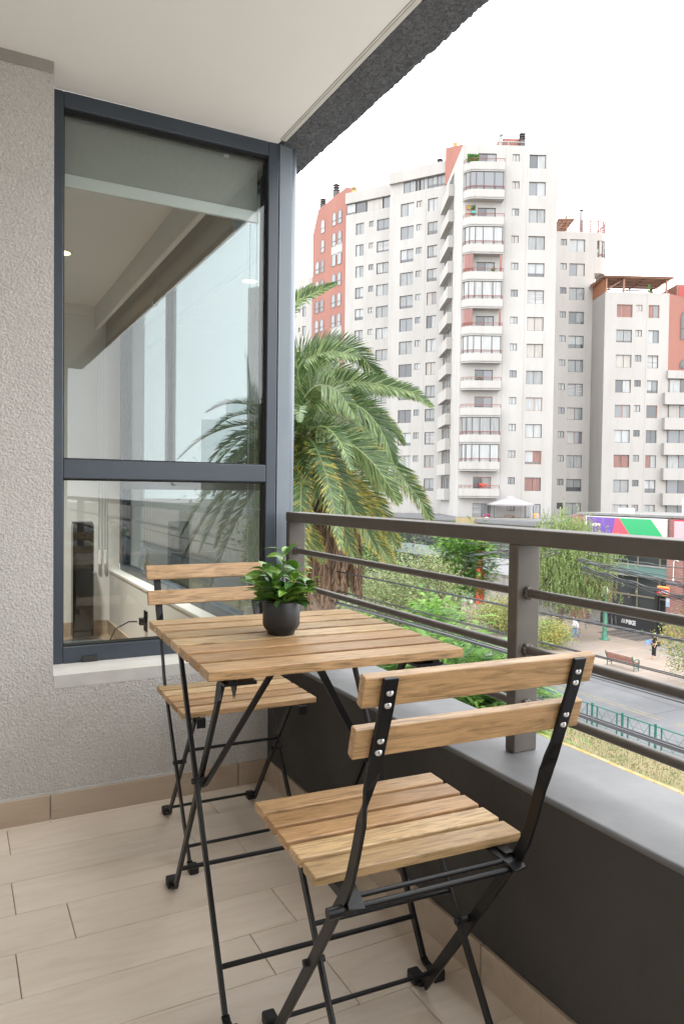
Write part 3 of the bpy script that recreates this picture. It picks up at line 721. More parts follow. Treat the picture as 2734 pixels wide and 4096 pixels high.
# ---- tower with the rounded balconies
T1 = bempty('apartment_tower', 41.77, 54.675, 116, 'tall white apartment tower with rounded red railed balconies')
q = MB(); holes = []
wins = []
for k, z in enumerate(ZK):
    o_ = .1*(k/13)
    wins.append((6.0+o_, 7.58+o_, z-1.28, z)); wins.append((4.40+o_*.9, 5.08+o_*.9, z-.67, z))
    if k in (0, 2, 4, 6, 8, 9, 10, 12, 13): pass
holes = [w_ for w_ in wins if w_[3] > .2 or True]
doors = [(1.15, 2.88, z-1.93, z) for z in ZK]
facade_wall(q, -.29, 8.71, G, 33.88, holes+doors)
shell(q, -.29, 8.71, G, 33.88, 10.5)
for a in (3.75, 5.8): q.box((a, -.018, G), (a+.03, .0, 33.6), 0)
q.build('wall', WHT, T1)
for k in range(1, 13, 2): q = MB(); q.box((3.6, -.006, ZK[k]+.045), (8.71, .001, ZK[k]+.085)); q.build('floor_joint', WHT2, T1)
special = {8: dict(frame=WOODF, kinds=[3, 3]), 11: dict(frame=WOODF, kinds=[3, 6]), 5: dict(kinds=[5, 5]), 9: dict(kinds=[5, 5]), 0: dict(kinds=[0, 2]), 1: dict(kinds=[1, 3]), 3: dict(kinds=[4, 4]), 4: dict(kinds=[3, 3]), 12: dict(kinds=[6, 6])}
for i, (a, b, c, d) in enumerate(wins):
    if i % 2 == 0: window(T1, a, b, c, d, **{k_: v for k_, v in special.get(i//2, {}).items() if not (i//2 == 8)} if i//2 != 9 else dict(kinds=[2, 2], frame=WOODF))
    else: window(T1, a, b, c, d, y=.1)
# bays
def arcpts(u0, u1, dp, n=8):
    r_ = dp; pts = [(u0, 0.0)]
    for k in range(1, n+1): a = R(90*k/n); pts.append((u0+r_*(1-math.cos(a))*1.25, -r_*math.sin(a)))
    pts.append((u1, -dp)); pts.append((u1, 0)); return pts
bp_ = arcpts(-.22, 3.48, .85)
GLZ = [1, 3, 5, 7, 10, 11]
for k, z in enumerate(ZK[:13]):
    q = MB(); z1 = z-1.12; z0 = z-1.94
    q.prism([(x, y) for x, y in bp_], z0-.06, z0+.12)
    inn = arcpts(-.07, 3.36, .72)
    for i in range(len(bp_)-1):
        a, b, c, d = bp_[i], bp_[i+1], inn[i+1], inn[i]
        q.quad((*a, z0), (*b, z0), (*b, z1), (*a, z1)); q.quad((*c, z0), (*d, z0), (*d, z1), (*c, z1)); q.quad((*a, z1), (*b, z1), (*c, z1), (*d, z1))
    bo = q.build('balcony', WHT, T1)
    q = MB(); rp = [(x, y, z1+.30) for x, y in bp_[1:-1]]; q.tube(rp, .024, 6); q.tube([(x, y, z1+.16) for x, y in bp_[1:-1]], .012, 5)
    for x, y in bp_[1:-1:2]+[(1.6, -.85), (2.6, -.85), (3.46, -.85)]: q.tube([(x, y, z1-.02), (x, y, z1+.3)], .018, 5)
    q.build('railing', RED, bo)
    if k in GLZ:
        zt = ZK[k-1]-1.94-.06 if k else z+.6
        ins = arcpts(-.12, 3.40, .76); q = MB(); p = MB()
        kd = {1: 1, 3: 3, 5: 2, 7: 3, 10: 4, 11: 3}[k]
        for i in range(1, len(ins)-1):
            a, b = ins[i], ins[i+1]; p.quad((*a, z1), (*b, z1), (*b, zt), (*a, zt), 0 if k in (5, 7) or wr.random() < .6 else 1)
        for x, y in [ins[2], ins[5], ins[8], (1.55, -.76), (2.55, -.76), (3.38, -.76)]: q.box((x-.035, y-.04, z1), (x+.035, y+.04, zt))
        q.tube([(x, y, zt-.03) for x, y in ins[1:-1]], .035, 4)
        g = q.build('glazing_frame', ALUB, bo); p.build('glazing', [PANES[kd], PANES[1]], g)
    else:
        window(T1, 1.15, 2.88, z-1.93, z-.02, y=.1, frame=WOODF if k in (9, 12) else ALUB, kinds=[0, wr.choice((1, 4))])
        if k in (4, 6):
            q = MB()
            for i in range(1, 7): a, b = bp_[i], bp_[i+1]; q.quad((a[0]+.05, a[1]+.05, z1), (b[0]+.05, b[1]+.05, z1), (b[0]+.05, b[1]+.05, z+.55), (a[0]+.05, a[1]+.05, z+.55))
            RBL = panemat('red_reed_blind', (.20, .065, .045), .6, 14, (.13, .04, .03)); q.build('red_blind', RBL, bo); q = MB(); q.box((3.15, -.8, z1), (3.38, -.76, z+.5)); q.build('red_blind', RBL, bo)
window(T1, 1.15, 2.88, ZK[13]-1.93, ZK[13]-.02, y=.1, kinds=[5, 4])
# small plants and chairs on the balconies
def shrublet(name, par, c, r, col, n=60, seed=1, leafs=.12):
    q = MB(); rr = random.Random(seed)
    for i in range(n):
        p = Vector(c)+Vector((rr.gauss(0, 1)*r[0], rr.gauss(0, 1)*r[1], rr.gauss(0, 1)*r[2]))*.45; a = Vector((rr.uniform(-1, 1), rr.uniform(-1, 1), rr.uniform(-1, 1))).normalized()*leafs; b = a.cross(Vector((rr.uniform(-1, 1), rr.uniform(-1, 1), 1))).normalized()*leafs*.6
        q.add([p-a, p+b, p+a, p-b], [(0, 1, 2, 3)], 0)
    return q.build(name, col, par)
PG = mat('balcony_plant_green', (.06, .17, .03), .7)
hd = bempty('hedge_screen', 41.77, 54.675, 116, 'green artificial hedge panel on the top balcony of the tower', 'hedge')
q = MB(); hr = random.Random(5); q.box((.02, -.62, 31.95), (1.05, -.58, 32.65))
for i in range(420):
    x, z = hr.uniform(0, 1.08), hr.uniform(31.93, 32.68); s_ = .06; q.add([(x-s_, -.62, z), (x, -.68-hr.uniform(0, .05), z-s_), (x+s_, -.63, z+.01), (x, -.66, z+s_)], [(0, 1, 2, 3)])
q.build('leaves', PG, hd)
tr_ = bempty('plant_trellis', 41.77, 54.675, 116, 'wooden trellis with plant pots on a balcony near the tower top', 'trellis')
q = MB()
for k in range(6): q.box((.05+k*.17, -.05, 26.9), (.08+k*.17, -.03, 28.2))
for k in range(4): q.box((.0, -.07, 27.05+k*.36), (.98, -.05, 27.09+k*.36))
q.build('lattice', WOODF, tr_)
shrublet('plant', tr_, (.75, -.12, 27.95), (.25, .1, .2), PG, 40, 3, .09); shrublet('flowers', tr_, (.22, -.12, 27.95), (.14, .08, .18), mat('yellow_flowers', (.75, .5, .03), .7), 20, 4, .08)
q = MB(); q.box((.55, -.3, 27.35), (.95, -.08, 27.6)); q.build('planter', mat('teal_pot', (.02, .32, .28), .5), tr_, .02)
for nm, k, u, col, lab in (('balcony_plant', 4, 2.6, PG, 'green potted plant on the balcony with red blinds below the third tower floor'), ('balcony_plant', 8, 1.5, PG, 'small green plant on an open balcony halfway down the tower'), ('balcony_plant', 10, 2.6, mat('orange_flowers', (.7, .28, .03), .7), 'orange flowering plant on a glazed lower tower balcony')):
    e = bempty(nm, 41.77, 54.675, 116, lab, 'plant', 'plants on the tower balconies'); shrublet('leaves', e, (u, -.55, ZK[k]-.92), (.35, .15, .3), col, 45, k, .09)
rc = bempty('red_drying_rack', 41.77, 54.675, 116, 'red folding rack on the lowest railed balcony of the tower', 'drying rack')
q = MB(); z = ZK[12]-1.1
for a, b in (((1.75, -.6, z), (2.3, -.6, z+.45)), ((2.3, -.6, z), (1.75, -.6, z+.45)), ((1.75, -.3, z), (2.3, -.3, z+.45)), ((1.6, -.6, z+.45), (2.55, -.6, z+.3)), ((1.6, -.3, z+.45), (2.55, -.3, z+.3))): q.tube([a, b], .03, 5)
q.box((1.7, -.62, z+.28), (2.4, -.28, z+.42)); q.build('rack', mat('bright_red', (.62, .05, .03), .5), rc)
# roof of the tower
q = MB(); q.box((3.2, .5, 33.88), (5.5, 4, 34.75)); q.build('roof_house', SALM, T1)
q = MB(); pts = [(-.1, .1, 33.9), (-.05, .1, 34.18), (.15, .1, 34.24), (8.4, .1, 34.24), (8.5, .1, 34.15), (8.5, .1, 33.9)]; q.tube(pts, .055, 5)
for u in (1.2, 2.6, 4, 5.6, 7): q.tube([(u, .1, 33.88), (u, .1, 34.22)], .045, 5)
q.build('roof_rail', GREYM, T1)
chimney(T1, 5.35, .3, 33.9, 1.35, .45)
q = MB(); q.lathe([(.16, 34.0), (.16, 34.75), (.1, 34.76), (.1, 34.85), (.2, 34.9), (.24, 35.0), (.2, 35.12), (0, 35.16)], 12, (3.35, .4, 0)); q.build('vent_cowl', GREYM, T1)
q = MB(); q.tube([(3.0, 2, 34), (3.0, 2, 36.0)], .02, 5); q.tube([(1.8, 2, 35.1), (3.8, 2, 35.45)], .012, 5)
for t in range(7): x = 1.9+t*.28; zz = 35.12+t*.05; q.tube([(x, 1.8, zz), (x, 2.2, zz)], .008, 4)
q.build('aerial', GREYM, T1)
# side balconies (on the side facing the stepped wing)
q = MB(); p = MB()
for k, z in enumerate(ZK[:13]):
    z1 = z-1.12; z0 = z-2.27; u = -.29
    b = MB(); b.box((u-.55, 4.4, z0), (u+.0, 4.55, z1)); b.box((u-.55, 4.55, z0), (u-.43, 9.6, z1)); b.box((u-.43, 4.55, z0), (u, 9.6, z0+.15)); b.build('side_balcony', WHT, T1)
    if k > 0 or True:
        f_ = MB()
        for yy in (4.75, 5.7, 6.7, 7.7, 8.7, 9.4): f_.box((u-.05, yy-.05, z1-1.0), (u-.005, yy+.05, z+.15))
        fo = f_.build('side_window', ALUB, T1); p = MB(); p.quad((u-.015, 9.4, z1-1.0), (u-.015, 4.7, z1-1.0), (u-.015, 4.7, z+.15), (u-.015, 9.4, z+.15)); p.build('pane', PANES[4 if k % 3 else 1], fo)

# ---- greyer middle block
TM = bempty('apartment_block', 55.138, 56.401, 116, 'grey white apartment block recessed between the tower and the lower block')
ZM = [27.83-2.51*k for k in range(12)]
wm = []
for k, z in enumerate(ZM): o_ = .012*k; wm += [(1.2+o_, 2.82+o_, z-1.29, z), (.23+o_, .9+o_, z-.66, z)]
q = MB(); facade_wall(q, -.6, 3.88, G, 28.62, wm); shell(q, -.6, 3.88, G, 28.62, 7); q.build('wall', WHT2, TM)
for i, (a, b, c, d) in enumerate(wm):
    k = i//2
    if i % 2: window(TM, a, b, c, d, y=.1)
    else: window(TM, a, b, c, d, **({0: dict(kinds=[3, 3]), 1: dict(kinds=[1, 7]), 6: dict(kinds=[5, 5]), 8: dict(frame=WOODF, kinds=[2, 1]), 4: dict(kinds=[3, 3])}.get(k, {})))
# rounded corner room
q = MB(); seg = [(3.88, 0), (4.3, 0)]+[(4.3+.95*math.sin(R(a)), .95-.95*math.cos(R(a))) for a in range(10, 91, 10)]+[(5.25, 3.5)]
def ribbon(q, z0, z1, mi=0):
    for i in range(len(seg)-1): q.quad((*seg[i], z0), (*seg[i+1], z0), (*seg[i+1], z1), (*seg[i], z1), mi)
ribbon(q, 27.75, 28.62); ribbon(q, 24.35, 26.05); q.add([(x, y, 28.62) for x, y in seg]+[(3.88, 3.5, 28.62)], [tuple(range(len(seg)+1))]); q.add([(x, y, 24.75) for x, y in seg]+[(3.88, 3.5, 24.75)], [tuple(range(len(seg), -1, -1))])
q.quad((3.88, 0, 26.05), (4.1, 0, 26.05), (4.1, 0, 27.75), (3.88, 0, 27.75)); q.build('corner_bay', WHT2, TM)
q = MB()
for i in range(1, len(seg)-1):
    a, b = [((x-4.3)*.95+4.3, y*.97+.06) for x, y in seg[i:i+2]]; q.quad((*a, 26.05), (*b, 26.05), (*b, 27.75), (*a, 27.75), 1 if i > 4 else 0)
cb = q.build('bay_glazing', [PANES[7], PANES[2]], TM)
q = MB()
for i in (1, 4, 7, 9): x, y = seg[i]; q.box((x-.05, y-.03, 26.05), (x+.03, y+.03, 27.75))
q.build('frame', ALUB, cb)
q = MB(); q.tube([(x, y-.03, 26.35) for x, y in seg[1:]], .025, 5); q.tube([(x, y-.03, 26.2) for x, y in seg[1:]], .018, 5); q.build('railing', RED, cb)
q = MB()
for k in range(7): q.tube([(x, y+.1, 28.72+k*.175) for x, y in [(2.4, 0)]+seg], .042 if k < 6 else .06, 5)
for u, y in [(2.4, 0), (3.4, 0), (4.2, 0)]+seg[4::3]: q.box((u-.045, y+.06, 28.6), (u+.045, y+.14, 29.85))
q.build('roof_railing', RED, TM)
q = MB(); q.tube([(2.65, .8, 28.6), (2.65, .8, 31.0)], .19, 12); q.build('flue', GREYM, TM); q = MB(); q.box((2.45, .6, 31.15), (2.9, 1.0, 31.2)); q.box((2.53, .68, 30.95), (2.77, .92, 31.15)); q.build('flue_cap', CHIM, TM)
PERG = mottled('pergola_wood', (.30, .16, .10), (.22, .11, .075), 3, .7)
ROOFP = mat('pergola_roofing', (.42, .26, .20), .7)
pg = bempty('slanted_canopy', 55.138, 56.401, 116, 'slanted wooden roof terrace canopy beside the top of the tower', 'canopy')
q = MB(); q.box((.95, .5, 28.6), (1.05, .6, 30.5)); q.bar([(.05, .5, 28.9), (1.0, .5, 30.5)], .1, .1, Vector((0, 1, 0))); q.build('post', PERG, pg)
q = MB()
q.bar([(.0, .3, 30.0), (1.9, .3, 30.05)], .07, .07, Vector((0, 1, 0)))
for k in range(5): q.bar([(-.2+k*.1, .3+k*.1, 29.9-k*.24), (1.85-k*.18, .3+k*.1, 30.0-k*.22)], .06, .05, Vector((0, 1, 0)))
for k in range(4): q.bar([(.1+k*.5, .2, 30.05), (-.1+k*.32, 1.4, 28.8)], .06, .05, Vector((1, 0, 0)))
q.build('rafters', PERG, pg); q = MB(); q.quad((.0, .25, 30.06), (1.85, .25, 30.1), (1.0, 1.4, 28.9), (-.2, 1.4, 28.85)); q.build('roofing', ROOFP, pg)
q = MB(); q.tube([(.0, .1, 29.0), (2.4, .1, 29.0)], .02, 5); q.build('rail', RED, pg)

# ---- lower block on the right
TR = bempty('low_apartment_block', 57.081, 51.741, 115, 'lower white apartment block with a wooden pergola on its roof')
ZR = [20.3-2.52*k for k in range(9)]; wq = []
for k, z in enumerate(ZR): wq += [(1.22, 2.83, z-1.28, z), (3.17, 3.84, z-.66, z), (4.48, 5.6, z-1.29, z)]
q = MB(); facade_wall(q, 0, 6.6, G, 21.52, wq); shell(q, 0, 6.6, G, 21.52, 9); q.box((4.3, -.015, G), (4.33, 0, 21.5)); q.build('wall', WHT3, TR)
spR = {0: dict(frame=WOODF, kinds=[6, 6]), 2: dict(frame=WOODF, kinds=[6, 1]), 1: dict(frame=WOODF, kinds=[2, 2]), 12: dict(frame=WOODF, kinds=[1, 4]), 14: dict(frame=WOODF, kinds=[0, 0], split=1), 18: dict(kinds=[6, 6]), 20: dict(kinds=[6, 2]), 9: dict(kinds=[0, 2]), 3: dict(kinds=[4, 4]), 6: dict(kinds=[7, 7]), 8: dict(kinds=[5, 5]), 15: dict(kinds=[3, 3]), 21: dict(kinds=[4, 4])}
spR = {(k if k < 18 else k): v for k, v in spR.items()}
for i, (a, b, c, d) in enumerate(wq):
    kw = dict(spR.get(i, {})); kw.setdefault('split', 2 if i % 3 != 1 else 2)
    if 'kinds' in kw: kw['kinds'] = kw['kinds'][:kw['split']]
    if i % 3 == 1: kw['y'] = .1
    window(TR, a, b, c, d, **kw)
for k in range(1, 9, 2): q = MB(); q.box((0, -.006, ZR[k]-1.45), (6.2, .001, ZR[k]-1.41)); q.build('floor_joint', WHT2, TR)
# white balcony bands to the right
for k in range(5):
    z1 = 11.5-2.54*k; q = MB(); q.box((6.14, -.55, z1-1.2), (14, -.4, z1)); q.box((6.14, -.4, z1-1.2), (6.6, .0, z1)); q.box((6.6, -.4, z1-1.2), (14, 0, z1-1.05)); bo = q.build('balcony', WHT3, TR)
for k in range(7):
    z1 = 14.04-2.54*k-(0 if k else .1)
    zt, zb = 12.9-2.54*k, 11.5-2.54*k
    q = MB(); u = 6.75
    while u < 13.6: q.box((u, -.03, zb), (u+.06, .03, zt)); u += 1.15
    q.box((6.7, -.03, zt-.06), (13.8, .03, zt)); f_ = q.build('long_window', ALUB, TR); p = MB()
    for i_ in range(6): p.quad((6.75+i_*1.15, -.004, zb), (7.9+i_*1.15, -.004, zb), (7.9+i_*1.15, -.004, zt), (6.75+i_*1.15, -.004, zt), i_ % 2)
    p.build('pane', [PANES[wr.choice((1, 2, 4, 7))], PANES[wr.choice((0, 1, 1))]], f_)
q = MB(); q.box((6.6, .04, G), (14, 8, 13.3)); q.build('wall', WHT3, TR)
q = MB(); q.box((6.5, -.3, 12.95), (14, .1, 13.75)); q.build('band', WHT3, TR)
SR = bempty('salmon_building', 57.081, 51.741, 115, 'salmon red building with arched windows at the right edge', 'building', 'salmon coloured blocks')
q = MB(); q.add([(6.6, .02, 13.7), (14, .02, 13.7), (14, .02, 20.6), (8.1, .02, 21.15), (6.6, .02, 21.5)], [(0, 1, 2, 3, 4)]); q.quad((6.6, .02, 21.5), (8.1, .02, 21.15), (8.1, 6, 21.15), (6.6, 6, 21.5)); q.box((7.6, .5, 21), (9.5, 4, 22.6)); q.quad((8.1, .02, 21.15), (14, .02, 20.6), (14, 6, 20.6), (8.1, 6, 21.15)); q.build('wall', SALM, SR)
for z0, z1 in ((16.9, 19.8), (14.0, 14.95)): window(SR, 7.8, 9.0, z0, z1, y=-.02, kinds=[0], split=1, arch=True)
q = MB(); q.box((7.78, .46, 21.3), (9.4, .5, 22.4)); q.build('door', mat('dark_red', (.3, .05, .04), .6), SR)
q = MB(); q.lathe([(0, 21.6), (.3, 21.5), (.4, 21.2)], 12, (7.35, 1, 0)); q.build('dish', GREYM, SR)
# roof pergola
pr = bempty('roof_pergola', 57.081, 51.741, 115, 'brown wooden pergola with plants on the roof of the lower right block', 'pergola')
for u, y in ((.15, .2), (1.95, .2), (6.35, .2), (.15, 3.5), (6.35, 3.5)):
    q = MB(); q.box((u-.09, y-.09, 21.52), (u+.09, y+.09, 22.95)); q.build('post', PERG, pr)
q = MB()
for k in range(6): q.bar([(-.2+.0*k, -.1+k*.75, 23.02-.05*k), (6.9-.12*k, -.1+k*.75, 22.98-.05*k)], .08, .11, Vector((0, 1, 0)))
for u in (-.1, 2.0, 4.2, 6.6): q.bar([(u, -.2, 23.05), (u-.3, 4, 22.75)], .08, .1, Vector((1, 0, 0)))
q.bar([(.4, .4, 21.9), (1.9, .4, 22.85)], .1, .1, Vector((0, 1, 0))); q.bar([(5.0, .4, 21.7), (6.4, .4, 22.85)], .1, .1, Vector((0, 1, 0))); q.build('rafters', PERG, pr)
q = MB(); q.box((-.3, -.3, 23.06), (7.0, 4.2, 23.1)); q.bar([(-.3, 4.2, 22.9), (-1.3, 4.0, 22.2)], .1, 2.0, Vector((0, 1, 0))); q.build('roofing', ROOFP, pr)
q = MB(); q.quad((-.02, .1, 21.5), (-.02, 3.4, 21.5), (-.02, 3.4, 22.9), (-.02, .1, 22.9)); q.build('screen', WOODF, pr)
for i in range(9):
    e = bempty('roof_plant', 57.081, 51.741, 115, ['orange flowering pot nearest the left pergola post', 'dusty green potted plant right of the left pergola post', 'potted plant just left of the middle pergola post', 'low potted plant left of the tall roof cactus', 'tall green cactus under the roof pergola', 'potted plant just right of the tall roof cactus', 'second potted plant right of the tall roof cactus', 'potted plant near the right pergola post', 'potted plant against the right pergola post'][i], 'plant', 'plants under the roof pergola')
    if i == 4:
        q = MB()
        for dx in (0, .14): q.tube([(4.55+dx, .3, 21.5), (4.55+dx, .3, 22.5-dx)], .045, 6)
        q.build('stem', PG, e)
    else: shrublet('leaves', e, (.9+i*.6+wr.uniform(-.2, .2), .35, 21.6), (.2, .15, .12), wr.choice((PG, mat('terracotta_flowers', (.5, .15, .08), .8), mat('dusty_green', (.2, .25, .12), .8))), 16, i, .08)

# ---- stepped white wing left of the tower (origin turned so that local X runs to the right)
SC = 1.0
W1 = bempty('stepped_wing', 45.256, 64.894, 147, 'white stepped apartment wing left of the tower with a roof band of glass', 'building', 'white wings left of the tower')
ww = []
for k, z in enumerate(ZK[:13]): ww += [(-.73, .42, z-1.36, z), (-2.07, -1.41, z-.68, z), (-3.97, -2.38, z-1.42, z)]
q = MB(); facade_wall(q, -5.33, 2.6, G, 34.2, ww); shell(q, -5.33, 2.6, G, 34.2, 8); q.box((-.98, -.015, G), (-.95, 0, 34)); q.build('wall', WHT, W1)
for i, (a, b, c, d) in enumerate(ww):
    kw = {}
    if i in (12, 33): kw = dict(frame=WOODF)
    if i % 3 == 1: kw['y'] = .1
    window(W1, a, b, c, d, **kw)
q = MB(); q.box((-5.35, -.25, 35.45), (2.6, 6, 36.7)); q.build('roof_band', WHT3, W1)
q = MB(); q.box((-5.3, .12, 34.2), (-3.7, 5, 35.45)); q.build('wall', WHT, W1)
for a, b in ((-3.65, -2.2), (-2.1, -1.8), (-1.7, -.8), (-.8, .3), (.3, 1.3)): window(W1, a, b, 34.2, 35.42, y=.1, kinds=[1, 4], split=2)
chimney(W1, .5, .2, 36.7, .5, .45)
q = MB(); q.box((1.45, -.6, 34.0), (3.4, 4, 37.85)); q.build('stair_tower', SALM, W1)
q = MB(); q.lathe([(.22, 37.85), (.22, 38.15), (.2, 38.2), (.2, 38.5), (.27, 38.55), (.2, 38.7), (0, 38.72)], 12, (2.1, .5, 0)); q.build('vent_pipe', mat('ochre_pipe', (.45, .30, .1), .6), W1)
c_ = CAM+(Vector((43.571, 71.127, 0))-Vector((CAM.x, CAM.y, 0)))*1.013
W2 = bempty('stepped_wing', CAM.x+(43.571-CAM.x)*1.013, CAM.y+(71.127-CAM.y)*1.013, 147, 'white apartment wing stepping back next to the salmon gable', 'building', 'white wings left of the tower')
ww = []
for k, z in enumerate(ZK[:13]): ww += [(-1.78, -.21, z-1.3, z), (-2.83, -2.2, z-.67, z), (-4.6, -3.5, z-1.34, z)]
q = MB(); facade_wall(q, -5.95, 0, G, 34.3, ww); shell(q, -5.95, 0, G, 34.3, 8); q.build('wall', WHT, W2)
for i, (a, b, c, d) in enumerate(ww): window(W2, a, b, c, d, y=.1 if i % 3 == 1 else .14)
q = MB(); q.box((-5.97, -.2, 35.6), (.1, 6, 36.85)); q.build('roof_band', WHT3, W2)
for a, b, kk in ((-5.9, -4.7, [3]), (-4.6, -3.3, [0]), (-3.2, -1.1, [7]), (-1.0, -.1, [1])): window(W2, a, b, 34.3, 35.58, y=.1, kinds=kk, split=1)
chimney(W2, -5.0, .2, 36.85, .7, .4, mat('ochre_chimney', (.42, .30, .12), .7))
# ---- salmon gable
SM = bempty('salmon_gable_building', CAM.x+(41.238-CAM.x)*1.015, CAM.y+(77.547-CAM.y)*1.015, 170, 'salmon red gabled building with pairs of arched windows', 'building', 'salmon coloured blocks')
q = MB(); prof = [(-7.14, G), (-7.14, 34.55), (-5.95, 37.45), (-2.3, 38.15), (-.1, 38.5), (.9, 38.0), (.9, G)]
q.add([(x, 0, z) for x, z in prof]+[(x, 9, z) for x, z in prof], [tuple(range(7))]+[(i, i+7, (i+1) % 7+7, (i+1) % 7) for i in range(7)]+[tuple(range(13, 6, -1))]); q.build('wall', SALM, SM)
for k in range(13):
    z = 33.35-2.52*k
    if k >= 0:
        for u0, u1 in ((-5.35, -4.5),)+(((-6.5, -5.6),) if k > 0 else ()): window(SM, u0, u1, z+.02-(0 if k else 0)-1.65, z, y=-.03, kinds=[wr.choice((0, 1, 4))], split=1, arch=True)
    zz = z+2.7-(.0)
for k in range(13):
    z = 36.1-2.55*k
    for u0, u1 in ((-2.95, -2.07), (-1.78, -.92)):
        if k % 4 in (2,): window(SM, u0, u1, z-1.6, z-.1, y=-.03, kinds=[4], split=1)
        else: window(SM, u0, u1, z-1.65, z, y=-.03, kinds=[wr.choice((1, 1, 4))], split=1, arch=True)
for k in (2, 6):
    z = 36.1-2.55*k; q = MB(); q.box((-3.05, -.02, z-.3), (-.82, 0, z+1.0)); q.build('white_panel', WHT, SM)

window(SM, -5.35, -4.5, 34.2, 35.85, y=-.03, kinds=[3], split=1, arch=True)
chimney(SM, -5.5, .4, 37.3, 1.6, .6); chimney(SM, -2.7, .4, 38.0, 1.9, .6)
q = MB(); q.box((-2.95, .6, 38.0), (-2.45, 1.0, 38.5)); q.build('chimney_base', SALM, SM)
q = MB(); q.ball((.0, .8, 38.4), .45, 0, 6); q.build('dome_vent', GREYM, SM)
# ---- far white block
FW = bempty('white_block', 40.1, 88.3, 150, 'far white apartment block partly hidden behind the palm')
wf = []
for k in range(12): z = 28.2-2.55*k; wf += [(.35, .95, z-1.3, z), (-.3, .05, z-.7, z-.15)]
q = MB(); facade_wall(q, -9, 2.4, G, 29.4, wf); shell(q, -9, 2.4, G, 29.4, 8); q.build('wall', WHT, FW)
for i, (a, b, c, d) in enumerate(wf): window(FW, a, b, c, d, y=.1, split=1, kinds=[wr.choice((1, 4))])

# ================================================================== SHOPS
BRICK = mat('red_brick', (.30, .13, .10), .85)
v = coords(BRICK, (1, 1, 1)); bt = N(BRICK, 'ShaderNodeTexBrick'); mp2 = N(BRICK, 'ShaderNodeMapping'); mp2.inputs['Rotation'].default_value = (R(90), 0, R(90)); L(BRICK, v, mp2.inputs[0]); 
sepx = N(BRICK, 'ShaderNodeSeparateXYZ'); comb = N(BRICK, 'ShaderNodeCombineXYZ'); L(BRICK, v, sepx.inputs[0]); L(BRICK, sepx.outputs['Y'], comb.inputs['X']); L(BRICK, sepx.outputs['Z'], comb.inputs['Y']); L(BRICK, comb.outputs[0], bt.inputs['Vector'])
bt.inputs['Scale'].default_value = 1; bt.inputs['Brick Width'].default_value = .3; bt.inputs['Row Height'].default_value = .11; bt.inputs['Mortar Size'].default_value = .012
bt.inputs['Color1'].default_value = (.27, .115, .095, 1); bt.inputs['Color2'].default_value = (.21, .09, .078, 1); bt.inputs['Mortar'].default_value = (.36, .27, .24, 1); L(BRICK, bt.outputs['Color'], B(BRICK).inputs['Base Color'])
SHOPG = panemat('shop_glass', (.035, .04, .042)); SHOPB = mat('shop_black', (.018, .018, .02), .5); CONC = mottled('concrete', (.26, .25, .237), (.31, .30, .29), 1.2, .85); TEAL = mat('teal_band', (.12, .22, .20), .5)
def shop_box(name, a, b, m, par, bevel=0): return boxobj(name, a, b, m, par, bevel)
bs = empty('bike_shop_building', (0, 0, 0)); tag(bs, 'brick shop building with dark glazing and a black BIKE panel', 'shop')
X = 44.0
shop_box('wall', (X+.35, 28, G), (X+12, 42.5, -.55), CONC, bs)
shop_box('roof_edge', (X-.15, 27.5, -.5), (X+9, 42.0, -.33), mottled('roof_gravel', (.17, .167, .163), (.22, .215, .21), 1.5, .9), bs)
for y_ in (32.0, 40.8): q = MB(); q.box((X-.05, y_, G), (X+.7, y_+1.32+(.38 if y_ > 40 else 0), -.55)); q.build('brick_pier', BRICK, bs)
q = MB(); q.box((X+.2, 33.32, -4.1), (X+.3, 41, -2.05)); q.box((X+.2, 33.32, -6.4), (X+.3, 41, -4.9)); q.box((X+.2, 33.32, -8.0), (X+.3, 41, -6.45)); gl_ = q.build('shop_window', SHOPG, bs)
q = MB()
for y in (33.4, 34.05, 36.0, 38.4): q.box((X+.14, y-.04, -8.0), (X+.2, y+.04, -2.05))
q.box((X+.12, 33.32, -6.45), (X+.2, 41, -6.35)); q.build('mullion', mat('bronze_frame', (.22, .19, .14), .5), gl_)
shop_box('spandrel', (X+.1, 33.32, -4.9), (X+.32, 41, -4.1), TEAL, bs); shop_box('spandrel', (X+.05, 33.32, -5.0), (X+.33, 41, -4.85), CONC, bs); shop_box('spandrel', (X+.05, 33.32, -4.16), (X+.33, 41, -4.06), CONC, bs)
shop_box('ledge', (X+.0, 34.2, -7.5), (X+.33, 38.4, -7.36), mat('yellow_green_band', (.25, .28, .05), .6), bs)
shop_box('black_pillar', (X-.2, 33.9, G), (X, 34.15, -5.5), SHOPB, bs)
bk = shop_box('bike_panel', (X-.14, 33.6, G), (X-.02, 39.2, -7.75), SHOPB, bs)
WHM = mat('white_letters', (.62, .62, .62), .5)
text('lettering', 'BIKE', .44, WHM, (X-.16, 36.72, -8.58), (R(90), 0, R(-90)), bk, .012, .02, 1.05)
q = MB()
for k in range(3): y = 37.08-k*.12; q.bar([(X-.165, y+.02, -8.57), (X-.165, y-.03, -8.27)], .05, .02, Vector((0, 1, 0)))
q.build('stripes', WHM, bk)
